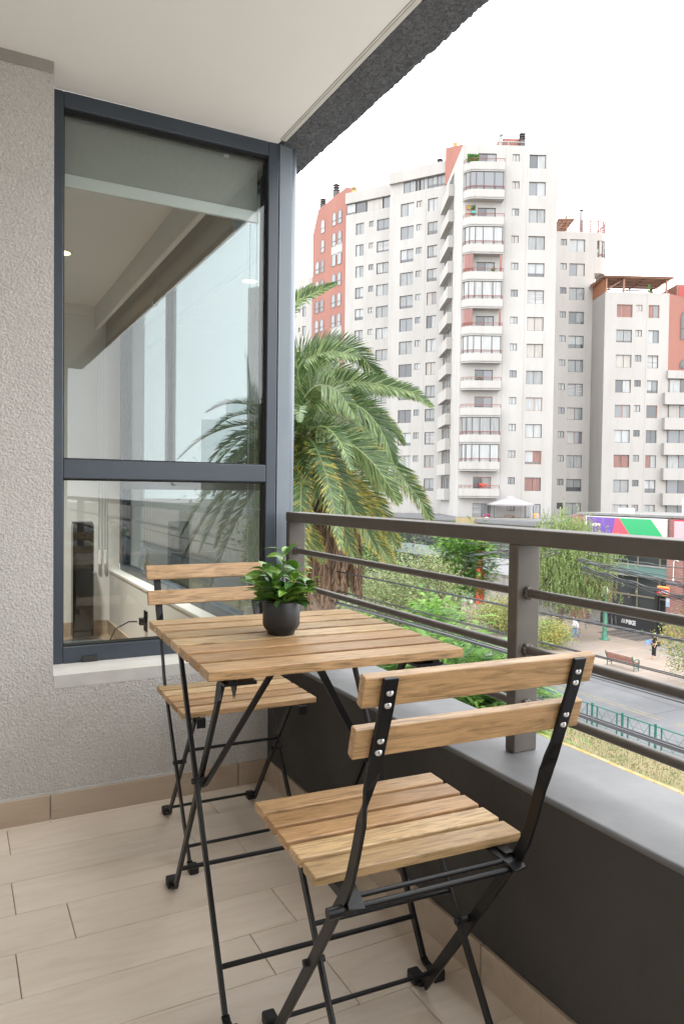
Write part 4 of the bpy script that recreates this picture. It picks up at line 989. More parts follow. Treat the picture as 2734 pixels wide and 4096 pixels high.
# steel hoops at the shop front
hp = empty('bike_rack', (X-.5, 38.6, G)); tag(hp, 'grey metal bicycle rack hoops in front of the bike shop', 'bike rack')
for k in range(5):
    q = MB(); y = -.9+k*.42; q.tube([(0, y, 0), (0, y, .55), (.25, y-.1, .75), (.3, y-.1, .1)], .02, 5); q.build('hoop', GREYM, hp)
q = MB(); q.box((-.3, -1.1, 0), (.5, 1.3, .01)); q.build('base_plate', SHOPB, hp)
q = MB()
for i in range(9):
    for j in range(12):
        if (j % 3): q.box((40.4+i*.36, 32.6+j*.31+i*.0, G+.004), (40.4+i*.36+.26, 32.6+j*.31+.30, G+.008))
        else: q.box((40.4+i*.36, 32.6+j*.31, G+.004), (40.4+i*.36+.16, 32.6+j*.31+.30, G+.008))
tag(q.build('dark_paving_grid', mat('dark_paving', (.06, .06, .062), .8)), kind='structure')
q = MB(); q.box((43.3, 33.4, G+.003), (43.86, 41.5, G+.012)); tag(q.build('dark_forecourt', mottled('forecourt_dark', (.12, .12, .13), (.16, .155, .165), 1, .7)), kind='structure')
# billboard
bb = empty('billboard', (X-.3, 37, -1.3)); tag(bb, 'long billboard in purple, red, green and cream on the brick shop roofline', 'sign')
def bbq(name, pts, m, dx):
    q = MB(); n = len(pts); q.add([(dx, y-37, z+1.3) for y, z in pts]+[(dx+.02, y-37, z+1.3) for y, z in pts], [tuple(range(n-1, -1, -1)), tuple(range(n, 2*n))]+[(k, (k+1) % n, n+(k+1) % n, n+k) for k in range(n)]); return q.build(name, m, bb)
q = MB(); q.box((.02, -3.8, -.72), (.14, 3.8, .72)); q.build('frame', mat('sign_frame_white', (.5, .5, .5), .5), bb, .01)
T0, B0 = -.66, -1.94
bbq('purple_field', [(40.65, T0), (37.78, T0), (37.85, -1.0), (37.95, -1.5), (38.12, B0), (40.65, B0)], mat('sign_purple', (.13, .055, .30), .5), 0)
bbq('red_field', [(37.78, T0), (37.43, T0), (36.38, B0), (38.12, B0), (37.95, -1.5), (37.85, -1.0)], mat('sign_red', (.78, .06, .10), .5), 0)
bbq('green_field', [(37.43, T0), (34.54, T0), (33.41, B0), (36.38, B0)], mat('sign_green', (.02, .32, .12), .5), 0)
bbq('cream_field', [(34.54, T0), (33.32, T0), (33.32, B0), (33.41, B0)], mat('sign_cream', (.72, .60, .45), .5), 0)
text('lettering', 'ANY/PM', .30, mat('sign_letters', (.85, .78, .55), .5), (-.015, 3.35, -.06), (R(90), 0, R(-90)), bb, .006, .012, 1.0)
b3 = empty('pink_sign', (X-.3, 31, -1.3)); tag(b3, 'pink sign with a red frame beside the billboard', 'sign')
q = MB(); q.box((.03, -2, -.68), (.12, 1.68, .68)); q.build('frame', mat('sign_frame_red', (.6, .02, .06), .5), b3); q = MB(); q.box((0, -2, -.6), (.04, 1.58, .6)); q.build('panel', mat('sign_pink', (.72, .33, .36), .5), b3)
ow = empty('hanging_sign', (X-.25, 33.45, -5.72)); tag(ow, 'orange and red OWO sign hung on the brick pier', 'sign')
q = MB(); q.box((0, -.5, -.34), (.14, .5, .34)); q.build('board', mat('sign_orange', (.85, .38, .10), .5), ow, .06); q = MB(); q.box((-.008, -.5, -.24), (0.002, .5, .2)); q.build('red_band', mat('sign_red2', (.75, .02, .04), .5), ow)
text('lettering', 'OWO', .36, WHM, (-.02, .28, -.16), (R(90), 0, R(-90)), ow, .006, .015, .8)
sg = empty('wall_notice', (X-.07, 33.15, -6.5)); tag(sg, 'small pale blue notice on the brick pier', 'sign'); q = MB(); q.box((0, -.16, -.32), (.02, .16, .32)); q.build('board', mat('notice_blue', (.35, .45, .6), .5), sg)
q = MB(); q.box((-.006, -.11, .02), (0, .11, .26)); q.build('panel', WHM, sg)
wlmp = empty('wall_conduit', (X-.1, 32.6, -4.5)); tag(wlmp, 'white cable conduit on the brick pier', 'pipe'); q = MB(); q.tube([(0, -.3, 1.0), (0, 0, 1.05), (0, .1, .9), (0, .12, -.3)], .03, 6); q.box((-.03, .05, -.5), (.04, .2, -.3)); q.build('pipe', WHITE, wlmp)
# air conditioners on the roof
for i, (x, y, z, r_) in enumerate(((X+6, 36.1, -.35, 0), (X+6, 34.3, -.35, 0), (X+.9, 37.8, -.62, 0))):
    e = empty('air_conditioner', (x, y, z), r_); tag(e, ['white air conditioner on the shop roof, left of the pair', 'white air conditioner on the shop roof, right of the pair', 'white air conditioner just above the purple part of the billboard'][i], 'air conditioner', 'air conditioners on the shop roof')
    q = MB(); q.box((-.2, -.6, 0), (.2, .6, 1.2 if i < 2 else .7)); q.build('housing', WHITE, e, .03)
    q = MB(); q.lathe([(0, 0), (.36, 0), (.36, .02)], 20); 
    M_ = Matrix.Translation((-.205, .15, .6 if i < 2 else .35)) @ Matrix.Rotation(R(-90), 4, 'Y'); k_ = MB(); k_.add([M_ @ Vector(p) for p in q.v], q.f, 0); k_.build('fan_grille', mat('grille_grey', (.42, .41, .40), .6), e)
# shops behind the trees, left
ls = empty('shop_row', (0, 0, 0)); tag(ls, 'row of low shops with dark upper windows and white fascias behind the trees', 'shop')
XL = 41.1
shop_box('wall', (XL+.4, 43.5, G), (XL+6, 52.5, -1.3), CONC, ls); shop_box('wall', (XL+.4, 52.5, G), (XL+2, 90, -1.3), CONC, ls)
shop_box('roof_edge', (XL-.1, 43.5, -1.55), (XL+.5, 90, -1.2), mat('roof_grey', (.15, .15, .155), .7), ls); shop_box('roof_slab', (XL+.5, 43.4, -1.3), (XL+9, 90, -1.15), mat('roof_grey', (1, 1, 1)), ls)
q = MB(); q.box((XL+.3, 43.5, -4.5), (XL+.38, 90, -1.7)); sg_ = q.build('shop_window', SHOPG, ls)
q = MB(); y = 44.5
while y < 90: q.box((XL+.24, y, -4.6), (XL+.3, y+.08, -1.7)); y += 1.9
q.build('mullion', DKF, sg_)
shop_box('fascia', (XL+.0, 43.5, -5.9), (XL+.35, 50.3, -4.55), mat('fascia_white', (.45, .45, .47), .5), ls)
shop_box('fascia', (XL+.0, 51.3, -5.2), (XL+.35, 66, -4.2), mat('fascia_pale', (.30, .34, .34), .5), ls)
shop_box('red_pillar', (XL-.15, 50.55, G), (XL+.4, 51.1, -2.7), mat('pillar_red', (.62, .07, .05), .5), ls)
q = MB(); q.box((XL+.3, 43.5, G+.1), (XL+.38, 50.5, -5.95)); q.build('shop_front', panemat('shopfront_beige', (.36, .33, .31), .4, 1, (.25, .22, .21)), ls)
q = MB(); q.box((XL+.3, 51.1, G+.9), (XL+.38, 90, -5.2)); q.build('shop_front', SHOPG, ls)
shop_box('low_wall', (XL-.3, 51.4, G), (XL, 62, G+.9), mat('low_wall_green', (.55, .62, .50), .7), ls)
for i in range(10):   # starburst emblem on the fascia
    a = i*.628; q = MB(); c0 = Vector((XL-.02, 45.3, -5.15)); d = Vector((0, math.cos(a), math.sin(a))); q.bar([c0+d*.16, c0+d*.55], .13, .02, Vector((0, -math.sin(a), math.cos(a)))); q.build('emblem_petal', mat('pillar_red', (1, 0, 0)) if i % 2 else mat('sign_orange', (1, 0, 0)), ls)
# terrace behind the shops: fence, canopy tent, furniture
OCH = mottled('ochre_parapet', (.30, .235, .12), (.34, .28, .17), 1, .85)
tf_ = bempty('terrace_parapet', 41.77, 54.675, 116, 'low ochre parapet along the terrace at the foot of the tower', 'wall')
q = MB(); q.box((-1.0, -3.2, -1.9), (22, -3.05, -1.12)); q.build('parapet', OCH, tf_); q = MB(); q.box((-3, -3.2, -2.0), (24, 5, -1.85)); q.build('terrace_slab', mottled('terrace_tile', (.17, .15, .13), (.2, .18, .16), 1, .8), tf_)
gz = bempty('garden_tent', 41.77, 54.675, 116, 'white garden tent on the terrace in front of the tower', 'tent'); gz.location = (41.77, 54.675, 0)
TENT = mottled('tent_canvas', (.33, .31, .32), (.29, .265, .28), .8, .8)
q = MB(); cx, cy, hw = 4.35, -1.6, 1.9
def sqr(h, z): return [(cx-h, cy-h*.7, z), (cx+h, cy-h*.7, z), (cx+h, cy+h*.7, z), (cx-h, cy+h*.7, z)]
q.add(sqr(hw, .02)+sqr(hw, .14)+sqr(.45, .66), [(0,1,5,4),(1,2,6,5),(2,3,7,6),(3,0,4,7),(4,5,9,8),(5,6,10,9),(6,7,11,10),(7,4,8,11),(8,9,10,11)])
q.add(sqr(.5, .70)+[(cx, cy, .92)], [(0,1,4),(1,2,4),(2,3,4),(3,0,4)]); q.build('canopy', TENT, gz)
for s1 in (-1, 1):
    for s2 in (-1, 1): q = MB(); q.tube([(cx+s1*1.8, cy+s2*1.25, -1.85), (cx+s1*1.8, cy+s2*1.25, .1)], .04, 6); q.build('pole', CHIM, gz)
q = MB(); q.box((cx+1.55, cy-1.35, -1.85), (cx+1.75, cy-1.25, .05)); q.build('drape', TENT, gz)
oc = bempty('orange_cover', 41.77, 54.675, 116, 'orange covered object on the terrace beside the garden tent', 'cover'); q = MB(); q.box((6.3, -2.0, -1.85), (7.0, -1.5, -.72)); q.build('cover', mat('orange_cloth', (.85, .33, .02), .8), oc, .12)
tbn = bempty('terrace_table', 41.77, 54.675, 116, 'brown table under the garden tent', 'table'); q = MB(); q.box((3.9, -1.6, -1.0), (4.8, -1.1, -.93)); q.build('tabletop', PERG, tbn)
for a in (3.95, 4.7): q = MB(); q.box((a, -1.55, -1.85), (a+.06, -1.15, -1.0)); q.build('leg', PERG, tbn)
for i, (u, lab, col) in enumerate(((2.0, 'magenta flowers in a white pot on the terrace', (.45, .02, .14)),)):
    e = bempty('flower_pot', 41.77, 54.675, 116, lab, 'plant'); shrublet('flowers', e, (u, -2.4, -.95), (.3, .2, .18), mat('magenta_flowers', col, .7), 40, 8, .09); q = MB(); q.lathe([(.12, -1.5), (.2, -1.1), (0, -1.1)], 10, (u, -2.4, 0)); q.build('pot', WHITE, e)
pt_ = bempty('wooden_post', 41.77, 54.675, 116, 'grey wooden post rising at the terrace edge', 'post'); q = MB(); q.box((6.15, -3.6, -2.2), (6.45, -3.4, -.75)); q.build('post', mottled('weathered_wood', (.3, .26, .25), (.36, .31, .30), 2, .9), pt_)

# taxi half hidden behind the palm's dead fronds
tx = empty('taxi', (29.9, 61.6, -9.02), R(4)); tag(tx, 'black taxi with a yellow roof half hidden behind the dead palm fronds', 'car')
q = MB(); q.prism([(-2.1, .35), (2.1, .35), (2.15, .75), (1.2, .9), (.75, .98), (-1.3, .98), (-2.05, .9)], -.82, .82, 0, Matrix.Rotation(R(90), 4, 'X')); b_ = q.build('body', mat('taxi_black', (.02, .02, .022), .25), tx, .04); b_.rotation_euler = (0, 0, R(90))
q = MB(); q.add([(-.76, -1.35, .98), (.76, -1.35, .98), (.76, 1.0, .98), (-.76, 1.0, .98), (-.62, -.95, 1.4), (.62, -.95, 1.4), (.62, .4, 1.4), (-.62, .4, 1.4)], [(0,1,5,4),(1,2,6,5),(2,3,7,6),(3,0,4,7)]); q.build('window', SHOPG, tx)
q = MB(); q.box((-.63, -.97, 1.4), (.63, .42, 1.47)); q.build('roof', mat('taxi_yellow', (.62, .34, .02), .35), tx, .03)
for sx_ in (-.78, .78):
    for sy_ in (-1.3, 1.3): q = MB(); q.tube([(sx_-.1, sy_, .33), (sx_+.1, sy_, .33)], .33, 16); q.build('wheel', RUB, tx)

# ================================================================== VEGETATION
def leafmat(name, c, t=.35, rough=.55):
    m = mat(name, c, rough); nt_ = m.node_tree; o = [n for n in nt_.nodes if n.type == 'OUTPUT_MATERIAL'][0]
    g = N(m, 'ShaderNodeNewGeometry'); hs = N(m, 'ShaderNodeHueSaturation'); rr = N(m, 'ShaderNodeMapRange'); rr.inputs['To Min'].default_value = .7; rr.inputs['To Max'].default_value = 1.25
    L(m, g.outputs['Random Per Island'], rr.inputs['Value']); L(m, rr.outputs[0], hs.inputs['Value']); hs.inputs['Color'].default_value = (*c, 1)
    tr = N(m, 'ShaderNodeBsdfTranslucent'); mx = N(m, 'ShaderNodeMixShader'); mx.inputs[0].default_value = t
    L(m, hs.outputs[0], B(m).inputs['Base Color']); L(m, hs.outputs[0], tr.inputs['Color'])
    L(m, B(m).outputs[0], mx.inputs[1]); L(m, tr.outputs[0], mx.inputs[2]); L(m, mx.outputs[0], o.inputs[0]); return m
PALMS = [leafmat('palm_green', (.048, .092, .026), .2, .3), leafmat('palm_light', (.165, .23, .085), .3, .35), leafmat('palm_yellow', (.30, .24, .04), .3, .5),
         leafmat('palm_rachis', (.17, .20, .075), .05, .4), leafmat('palm_dark', (.04, .07, .025), .2, .35)]
DEAD = [leafmat('dead_frond', (.125, .075, .045), .1, .9), leafmat('dead_frond_dark', (.055, .033, .022), .05, .9), leafmat('dead_frond_pale', (.23, .15, .095), .1, .9)]
pr_ = random.Random(17)
def catmull(P, n):
    P = [P[0]*2-P[1]]+P+[P[-1]*2-P[-2]]; out = []
    for i in range(1, len(P)-2):
        for k in range(n):
            t = k/n; a, b, c, d = P[i-1], P[i], P[i+1], P[i+2]
            out.append(.5*((2*b)+(c-a)*t+(2*a-5*b+4*c-d)*t*t+(3*b-a-3*c+d)*t*t*t))
    out.append(P[-2]); return out
def frond(q, pts, side, llen=.50, twist=0.0, mats=(0, 1), yellow=0.0, dead=False, dens=.030, wid=.026, flat=None):
    """rachis with two rows of narrow pinnae; side = the frond's flat direction"""
    cv = catmull([Vector(p) for p in pts], 10)
    ln = [0]
    for i in range(1, len(cv)): ln.append(ln[-1]+(cv[i]-cv[i-1]).length)
    T = ln[-1]; rs = [.024*(1-.8*x/T) for x in ln]
    q.tube(cv, rs, 5, 3 if not dead else 2)
    s = T*.04; j = 0
    while s < T*1.0:
        while j < len(ln)-2 and ln[j+1] < s: j += 1
        t = (s-ln[j])/max(1e-6, ln[j+1]-ln[j]); p = cv[j].lerp(cv[j+1], min(1, t)); tg = (cv[j+1]-cv[j]).normalized(); f = s/T
        sd_ = Vector(side)
        if flat is not None: sd_ = flat.cross(tg).normalized()+flat*(Vector(side).dot(flat))
        sd_ = (sd_-tg*sd_.dot(tg)).normalized(); nn = sd_.cross(tg); 
        if nn.z < 0 and not dead: nn = -nn
        prof = (math.sin(math.pi*min(1, .12+f*.86))**.6)*(1-.25*f)
        for sg in (-1, 1):
            el = R(pr_.uniform(8, 38)) if not dead else R(pr_.uniform(-15, 25))
            ang = R(58-28*f+pr_.uniform(-7, 7)) if not dead else R(pr_.uniform(8, 22))
            out_ = (sd_*sg*math.cos(el+twist*sg)+nn*math.sin(el+twist*sg)).normalized()
            d = (tg*math.cos(ang)+out_*math.sin(ang)).normalized(); l = llen*prof*pr_.uniform(.85, 1.1)
            w_ = wid*pr_.uniform(.8, 1.15); wv = d.cross(out_.cross(tg)).normalized()
            if wv.length < .5: wv = nn
            drp = Vector((0, 0, -1))*l*(.10 if not dead else .05)
            m1 = p+d*l*.5+drp*.3; tip = p+d*l+drp
            if dead: mi = pr_.choice((0, 0, 1, 2))
            elif flat is not None and out_.z < 0 and pr_.random() < .6: mi = 1 if pr_.random() > yellow*.4 else 2
            else:
                mi = mats[0] if pr_.random() < .7 else mats[1]
                if pr_.random() < yellow*.35*(.4+.9*f): mi = 2
            a = wv*w_/2
            q.add([p-a*.6, p+a*.6, m1+a, m1-a], [(0, 1, 2, 3)], mi)
            m2 = m1.lerp(tip, .35); tm = 2 if (not dead and pr_.random() < yellow*2.2+.02) else mi
            q.add([m1-a, m1+a, m2+a*.8, m2-a*.8], [(0, 1, 2, 3)], mi); q.add([m2-a*.8, m2+a*.8, tip], [(0, 1, 2)], tm)
        s += dens*(1 if not dead else 1.4)
C0 = Vector((6.573, 13.979, 2.411))
def W(a, b, d=0.0): return C0+CR*a+CU*b+CF*d
fr_pts = {
1: ([(-1.0, 2.2, .6), (-.21, 3.60, .9), (-.03, 3.82, 1.0), (.16, 4.02, 1.1)], .2, .25, 0),
2: ([(-1.0, 1.9, -.5), (-.22, 2.95, -.7), (.09, 3.13, -.8), (.79, 3.38, -1.0)], .3, .34, 0),
3: ([(-.6, 1.1, .2), (-.24, 1.92, .5), (.16, 2.16, .6), (.84, 2.38, .9), (1.34, 2.23, 1.2), (1.78, 1.79, 1.4), (2.21, 1.45, 1.6)], .35, .56, 0),
4: ([(-.5, .9, 0), (-.24, 1.54, -.3), (.23, 1.76, -.7), (.78, 1.79, -1.1), (1.31, 1.56, -1.5)], .3, .48, 0),
5: ([(-.3, .7, 0), (.0, 1.25, .3), (.54, 1.5, .6), (1.16, 1.4, .9), (1.78, 1.36, 1.1), (2.4, 1.3, 1.4), (2.96, 1.10, 1.6)], .3, .44, 0),
6: ([(-.2, .5, 0), (.2, .9, -.2), (.85, 1.20, -.4), (1.47, 1.17, -.6), (2.09, 1.03, -.8), (2.55, .88, -.9), (2.99, .55, -1.0)], .3, .42, 0),
7: ([(-.2, .4, 0), (.2, .75, .4), (.69, .97, .8), (1.4, .89, 1.3), (1.93, .64, 1.6), (2.3, .36, 1.8), (2.6, -.05, 1.9)], .2, .42, .05),
8: ([(-.1, .3, 0), (.2, .68, -.3), (.69, .8, -.6), (1.34, .55, -.9), (1.72, .15, -1.0), (1.95, -.3, -1.1), (2.10, -.75, -1.1)], .5, .56, 0),
9: ([(-.1, .1, 0), (.2, .15, -.3), (.54, .02, -.7), (1.16, -.35, -1.2), (1.62, -.78, -1.4), (1.93, -1.22, -1.5), (2.18, -1.65, -1.5)], .6, .62, .03),
10: ([(.0, .3, 0), (.7, .7, .4), (1.37, .5, .8), (1.9, .02, 1.1), (2.24, -.6, 1.3), (2.62, -1.1, 1.4), (3.0, -1.6, 1.5), (3.3, -2.2, 1.5)], .5, .60, .10),
11: ([(-.1, 0, 0), (.2, -.2, .4), (.69, -.53, .9), (1.16, -.91, 1.3), (1.59, -1.35, 1.5), (2.1, -2.1, 1.6), (2.42, -2.8, 1.6)], .5, .55, .28),
12: ([(-.21, .02, 0), (.23, -.75, -.8), (.66, -1.56, -1.1), (1.0, -2.45, -1.2), (1.28, -3.05, -1.2)], .8, .55, .22),
13: ([(-.27, -.2, 0), (-.3, -1.06, -.8), (-.09, -1.93, -1.0), (.19, -2.45, -1.1), (.49, -3.0, -1.1)], .8, .55, .4),
14: ([(.3, -.4, .3), (1.12, -1.52, .4), (1.56, -2.32, .5), (1.92, -2.8, .5), (2.26, -3.3, .5)], .8, .5, .55),
15: ([(-.2, .3, 0), (.3, .35, 1.2), (.9, .15, 2.1), (1.5, -.5, 2.5), (1.9, -1.3, 2.6)], .3, .5, 0),
16: ([(0, 0, 0), (.5, -.5, -.9), (.9, -1.3, -1.2), (1.3, -2.0, -1.2), (1.7, -2.7, -1.2)], .7, .5, .15),
17: ([(-.2, .6, 0), (.3, 1.0, -1.0), (.8, .8, -1.8), (1.2, .2, -2.2)], .3, .5, 0),
20: ([(-.2, .4, .2), (.5, .7, 1.4), (1.3, .5, 2.2), (2.0, .0, 2.6), (2.3, -.5, 2.7)], .3, .5, 0),
21: ([(-.1, .2, .2), (.6, .25, 1.2), (1.3, -.15, 1.9), (1.9, -.8, 2.2), (2.3, -1.5, 2.3)], .3, .5, 0),
22: ([(0, 0, 0), (.6, -.2, 1.3), (1.1, -.9, 1.9), (1.5, -1.7, 2.1)], .3, .5, .05),
23: ([(-.2, .8, .3), (.3, 1.7, 1.0), (.9, 1.9, 1.6), (1.5, 1.5, 2.0)], .3, .5, 0),
24: ([(-.2, .5, .3), (.4, 1.1, 1.6), (1.2, 1.1, 2.4), (1.9, .7, 2.7)], .3, .5, 0),
25: ([(-.1, 0, 0), (.25, -.5, -.4), (.6, -1.1, -.7), (.85, -1.9, -.8), (1.0, -2.6, -.8)], .3, .5, .2),
18: ([(-.3, -.3, 0), (-.6, -1.2, -.7), (-.5, -2.2, -1.0), (-.3, -3.0, -1.0)], .8, .5, .5),
19: ([(0, -.2, .2), (.9, -1.0, .9), (1.7, -1.9, 1.2), (2.0, -2.7, 1.2)], .6, .5, .35),
}
palm = empty('palm_tree', (C0.x+.45*CR.x, C0.y+.45*CR.y, G)); tag(palm, 'tall date palm with a skirt of dead fronds beside the corner post', 'palm tree', 'date palms by the building')
off = Vector(palm.location)
q = MB()
for k, (pts, sdep, ll_, ye) in fr_pts.items():
    ch_ = (W(*pts[-1])-W(*pts[0])).normalized(); sv = CF.cross(ch_).normalized()+CF*(.45 if k % 2 else -.35)
    mats = (0, 1) if k not in (5, 7, 11, 13, 14) else (1, 0)
    if k in (12, 16, 8, 3): mats = (0, 4)
    frond(q, [W(*p)-off for p in pts], sv, ll_*1.35, 0, mats, ye*.8, dens=.0165, wid=.025, flat=CF)
fr2 = random.Random(5)
for i in range(46):      # the rest of the crown, away from the picture's right side
    az = fr2.uniform(75, 300); el = R(fr2.choice((70, 55, 40, 25, 10, -10, -30, -45))+fr2.uniform(-8, 8)); ln_ = fr2.uniform(3.0, 3.9)
    a, dp = math.cos(R(az)), math.sin(R(az))
    pts = []
    for k in range(6):
        t = k/5; h = math.cos(el)*t*ln_*(1-.18*t); v_ = math.sin(el)*t*ln_-(1.3+.6*math.cos(el))*t*t*1.05
        pts.append(W(a*h, v_, dp*h)-off)
    sv = CR*(-dp)+CF*a
    frond(q, pts, sv, .52, 0, (0, 1), .25 if el < 0 else 0, dens=.042, wid=.032)
q.build('crown', PALMS, palm)
q = MB(); dr = random.Random(9)
skirts = [((.04, -2.0), (.02, -4.2)), ((.3, -1.2), (.42, -3.9)), ((.55, -1.6), (.66, -4.3)), ((.7, -1.3), (.78, -4.25)), ((.95, -1.8), (1.02, -3.9)), ((1.1, -2.0), (1.28, -4.0)), ((-.1, -1.5), (-.2, -4.0))]
for i in range(58):
    if i < 28: (a0, b0), (a1, b1) = skirts[i % 7]; a0 += dr.uniform(-.08, .08); a1 += dr.uniform(-.12, .12); b1 += dr.uniform(-.1, .45); d0 = dr.uniform(-.7, .2); b0 += dr.uniform(-.2, .5)
    else: az = dr.uniform(0, 360); a1 = .45+math.cos(R(az))*.6; a0 = .45+math.cos(R(az))*.35; b0 = -1.0+dr.uniform(-.6, .3); b1 = dr.uniform(-4.2, -3.2); d0 = math.sin(R(az))*.7
    pts = [W(.4*a0+.2, min(-.3, b0+.8), d0*.3)-off, W(a0, b0, d0*.8)-off, W((a0+a1)/2+.05, (b0+b1)/2, d0)-off, W(a1, b1, d0)-off]
    frond(q, pts, CR+CF*dr.uniform(-.6, .6), dr.uniform(.38, .6), 0, dead=True, dens=.03, wid=.03)
q.build('dead_fronds', [DEAD[0], DEAD[1], DEAD[2], DEAD[0]], palm)
q = MB(); q.tube([(0, 0, -.3), (0, 0, 2), (.0, 0, 6), W(.45, -2.5)-off, W(.35, -.6)-off], [.55, .42, .38, .42, .55], 14)
for i in range(260):
    z = dr.uniform(5.5, 10.9); a = dr.uniform(0, 6.28); r_ = .42; p = Vector((math.cos(a)*r_, math.sin(a)*r_, z)); q.add([p+Vector((-math.sin(a)*.08, math.cos(a)*.08, 0)), p-Vector((-math.sin(a)*.08, math.cos(a)*.08, 0)), p+Vector((math.cos(a)*.14, math.sin(a)*.14, .22))], [(0, 1, 2)], 0)
q.build('trunk', mottled('palm_trunk', (.13, .09, .065), (.22, .16, .12), 4, .95, .8, 14, .04), palm)
p2 = copy_tree(palm); p2.location = (10.2, -24, G); p2.rotation_euler = (0, 0, 2.2); tag(p2, 'date palm reflected in the tall window pane', 'palm tree')

BARK = mottled('bark', (.11, .085, .065), (.18, .145, .115), 5, .95, .6, 20, .02)
BARKL = mottled('pale_bark', (.28, .25, .21), (.38, .34, .30), 5, .9)
def tree(label, base, cc, rad, mats, nclump, nleaf, size, kind='quad', seed=1, bark=None, group='street trees', name='tree', spread=.30, tall=None, weights=None):
    rr = random.Random(seed); e = empty(name, base); tag(e, label, 'tree', group); b0 = Vector(base); cc = Vector(cc)-b0; rad = Vector(rad)
    clumps = []
    while len(clumps) < nclump:
        v = Vector((rr.gauss(0, 1), rr.gauss(0, 1), rr.gauss(0, 1))).normalized()*rr.uniform(.35, 1)**.6
        clumps.append(cc+Vector((v.x*rad.x, v.y*rad.y, v.z*rad.z)))
    q = MB(); lowz = max(.3, cc.z-rad.z*.75); fork = Vector((rr.uniform(-.15, .15), rr.uniform(-.15, .15), lowz))
    tr0 = .05+rad.length*.035
    q.tube([(0, 0, -.2), (rr.uniform(-.08, .08), rr.uniform(-.08, .08), lowz*.5), fork], [tr0*1.25, tr0, tr0*.85], 9)
    for c in clumps[::2]:
        mid = fork.lerp(c, .5)+Vector((rr.uniform(-.2, .2), rr.uniform(-.2, .2), .15*rad.z)); q.tube([fork, mid, c], [tr0*.5, tr0*.25, tr0*.08], 5)
    q.build('trunk', bark or BARK, e)
    q = MB(); sp = spread*min(rad.x, rad.y, rad.z)*1.2; per = nleaf//nclump; cw = weights or [1]*len(mats)
    for c in clumps:
        up = (c.z-cc.z)/rad.z; bias = rr.choices(range(len(mats)), cw)[0]
        for i in range(per):
            p = c+Vector((rr.gauss(0, 1), rr.gauss(0, 1), rr.gauss(0, .75)))*sp; mi = bias if rr.random() < .65 else rr.choices(range(len(mats)), cw)[0]; s_ = size*rr.uniform(.6, 1.3)
            if kind == 'quad':
                a = Vector((rr.uniform(-1, 1), rr.uniform(-1, 1), rr.uniform(-.6, .6))).normalized()*s_; b = a.cross(Vector((rr.uniform(-1, 1), rr.uniform(-1, 1), rr.uniform(.2, 1)))).normalized()*s_*.38
                q.add([p-a, p+b-a*.1, p+a, p-b-a*.1], [(0, 1, 2, 3)], mi)
            elif kind == 'droop':     # hanging strand of narrow leaflets
                L_ = s_*rr.uniform(2, 4.5); n = 6; dx, dy = rr.uniform(-.1, .1), rr.uniform(-.1, .1)
                for k in range(n):
                    t = k/n; pp = p+Vector((dx*t, dy*t, -L_*t)); a = Vector((rr.uniform(-1, 1), rr.uniform(-1, 1), -1.5)).normalized()*s_*.9; b = a.cross(Vector((rr.uniform(-1, 1), rr.uniform(-1, 1), 0))).normalized()*s_*.24
                    q.add([pp, pp+a*.5+b, pp+a, pp+a*.5-b], [(0, 1, 2, 3)], mi)
            else:                     # feathery compound leaf, a spray of pinnae
                az = rr.uniform(0, 6.28); el = rr.uniform(-.25, .6); out_ = (p-cc); out_.z *= .4
                d = (Vector((math.cos(az)*math.cos(el), math.sin(az)*math.cos(el), math.sin(el)))+out_.normalized()*.8).normalized(); sdv = d.cross(Vector((0, 0, 1))).normalized(); L_ = s_*5
                for k in range(8):
                    t = (k+.6)/8; pp = p+d*L_*t-Vector((0, 0, 1))*L_*.35*t*t; wd = s_*1.35*math.sin(math.pi*(.15+.8*t))
                    for sg in (-1, 1):
                        tip = pp+(sdv*sg*.9+d*.55)*wd-Vector((0, 0, .15*wd)); q.add([pp-d*s_*.16, pp+d*s_*.2, tip+d*s_*.12, tip-d*s_*.06], [(0, 1, 2, 3)], mi)
    q.build('crown', mats, e); return e
OL = [leafmat('olive_leaf', (.165, .235, .08), .35), leafmat('olive_leaf_pale', (.27, .315, .14), .35), leafmat('olive_leaf_dark', (.085, .115, .035), .3), leafmat('olive_leaf_brown', (.20, .16, .08), .3)]
PP = [leafmat('pepper_leaf', (.19, .265, .085), .35), leafmat('pepper_leaf_pale', (.29, .34, .14), .35), leafmat('pepper_leaf_dark', (.11, .15, .05), .3), leafmat('pepper_leaf_brown', (.20, .15, .08), .3)]
JC = [leafmat('jacaranda_leaf', (.12, .25, .05), .35), leafmat('jacaranda_leaf_bright', (.22, .39, .075), .4), leafmat('jacaranda_leaf_dark', (.035, .095, .02), .3)]
SHR = [leafmat('shrub_leaf', (.25, .32, .10), .35), leafmat('shrub_leaf_yellow', (.46, .40, .12), .35), leafmat('shrub_leaf_dark', (.10, .15, .05), .3)]
tree('large drooping pepper tree on the plaza right of the railing post', (36.8, 36.2, G), (37.45, 36.0, -3.6), (2.4, 2.5, 2.9), PP, 52, 8200, .155, 'droop', 3, weights=[5, 4, 1.4, .5], name='pepper_tree', spread=.27)
tree('jacaranda with bright feathery leaves on the far side of the road', (34.3, 44.8, G), (34.5, 44.5, -4.5), (1.95, 1.95, 2.2), JC, 34, 3000, .15, 'fern', 4, name='jacaranda_tree', weights=[4, 3, 2], spread=.33)
tree('olive green small leaved tree in front of the shops behind the middle bars', (16.0, 25.0, G), (15.9, 24.9, -4.3), (2.15, 2.15, 2.4), OL, 54, 25000, .07, 'quad', 6, weights=[5, 4, 2, 1], name='pepper_tree', spread=.30)
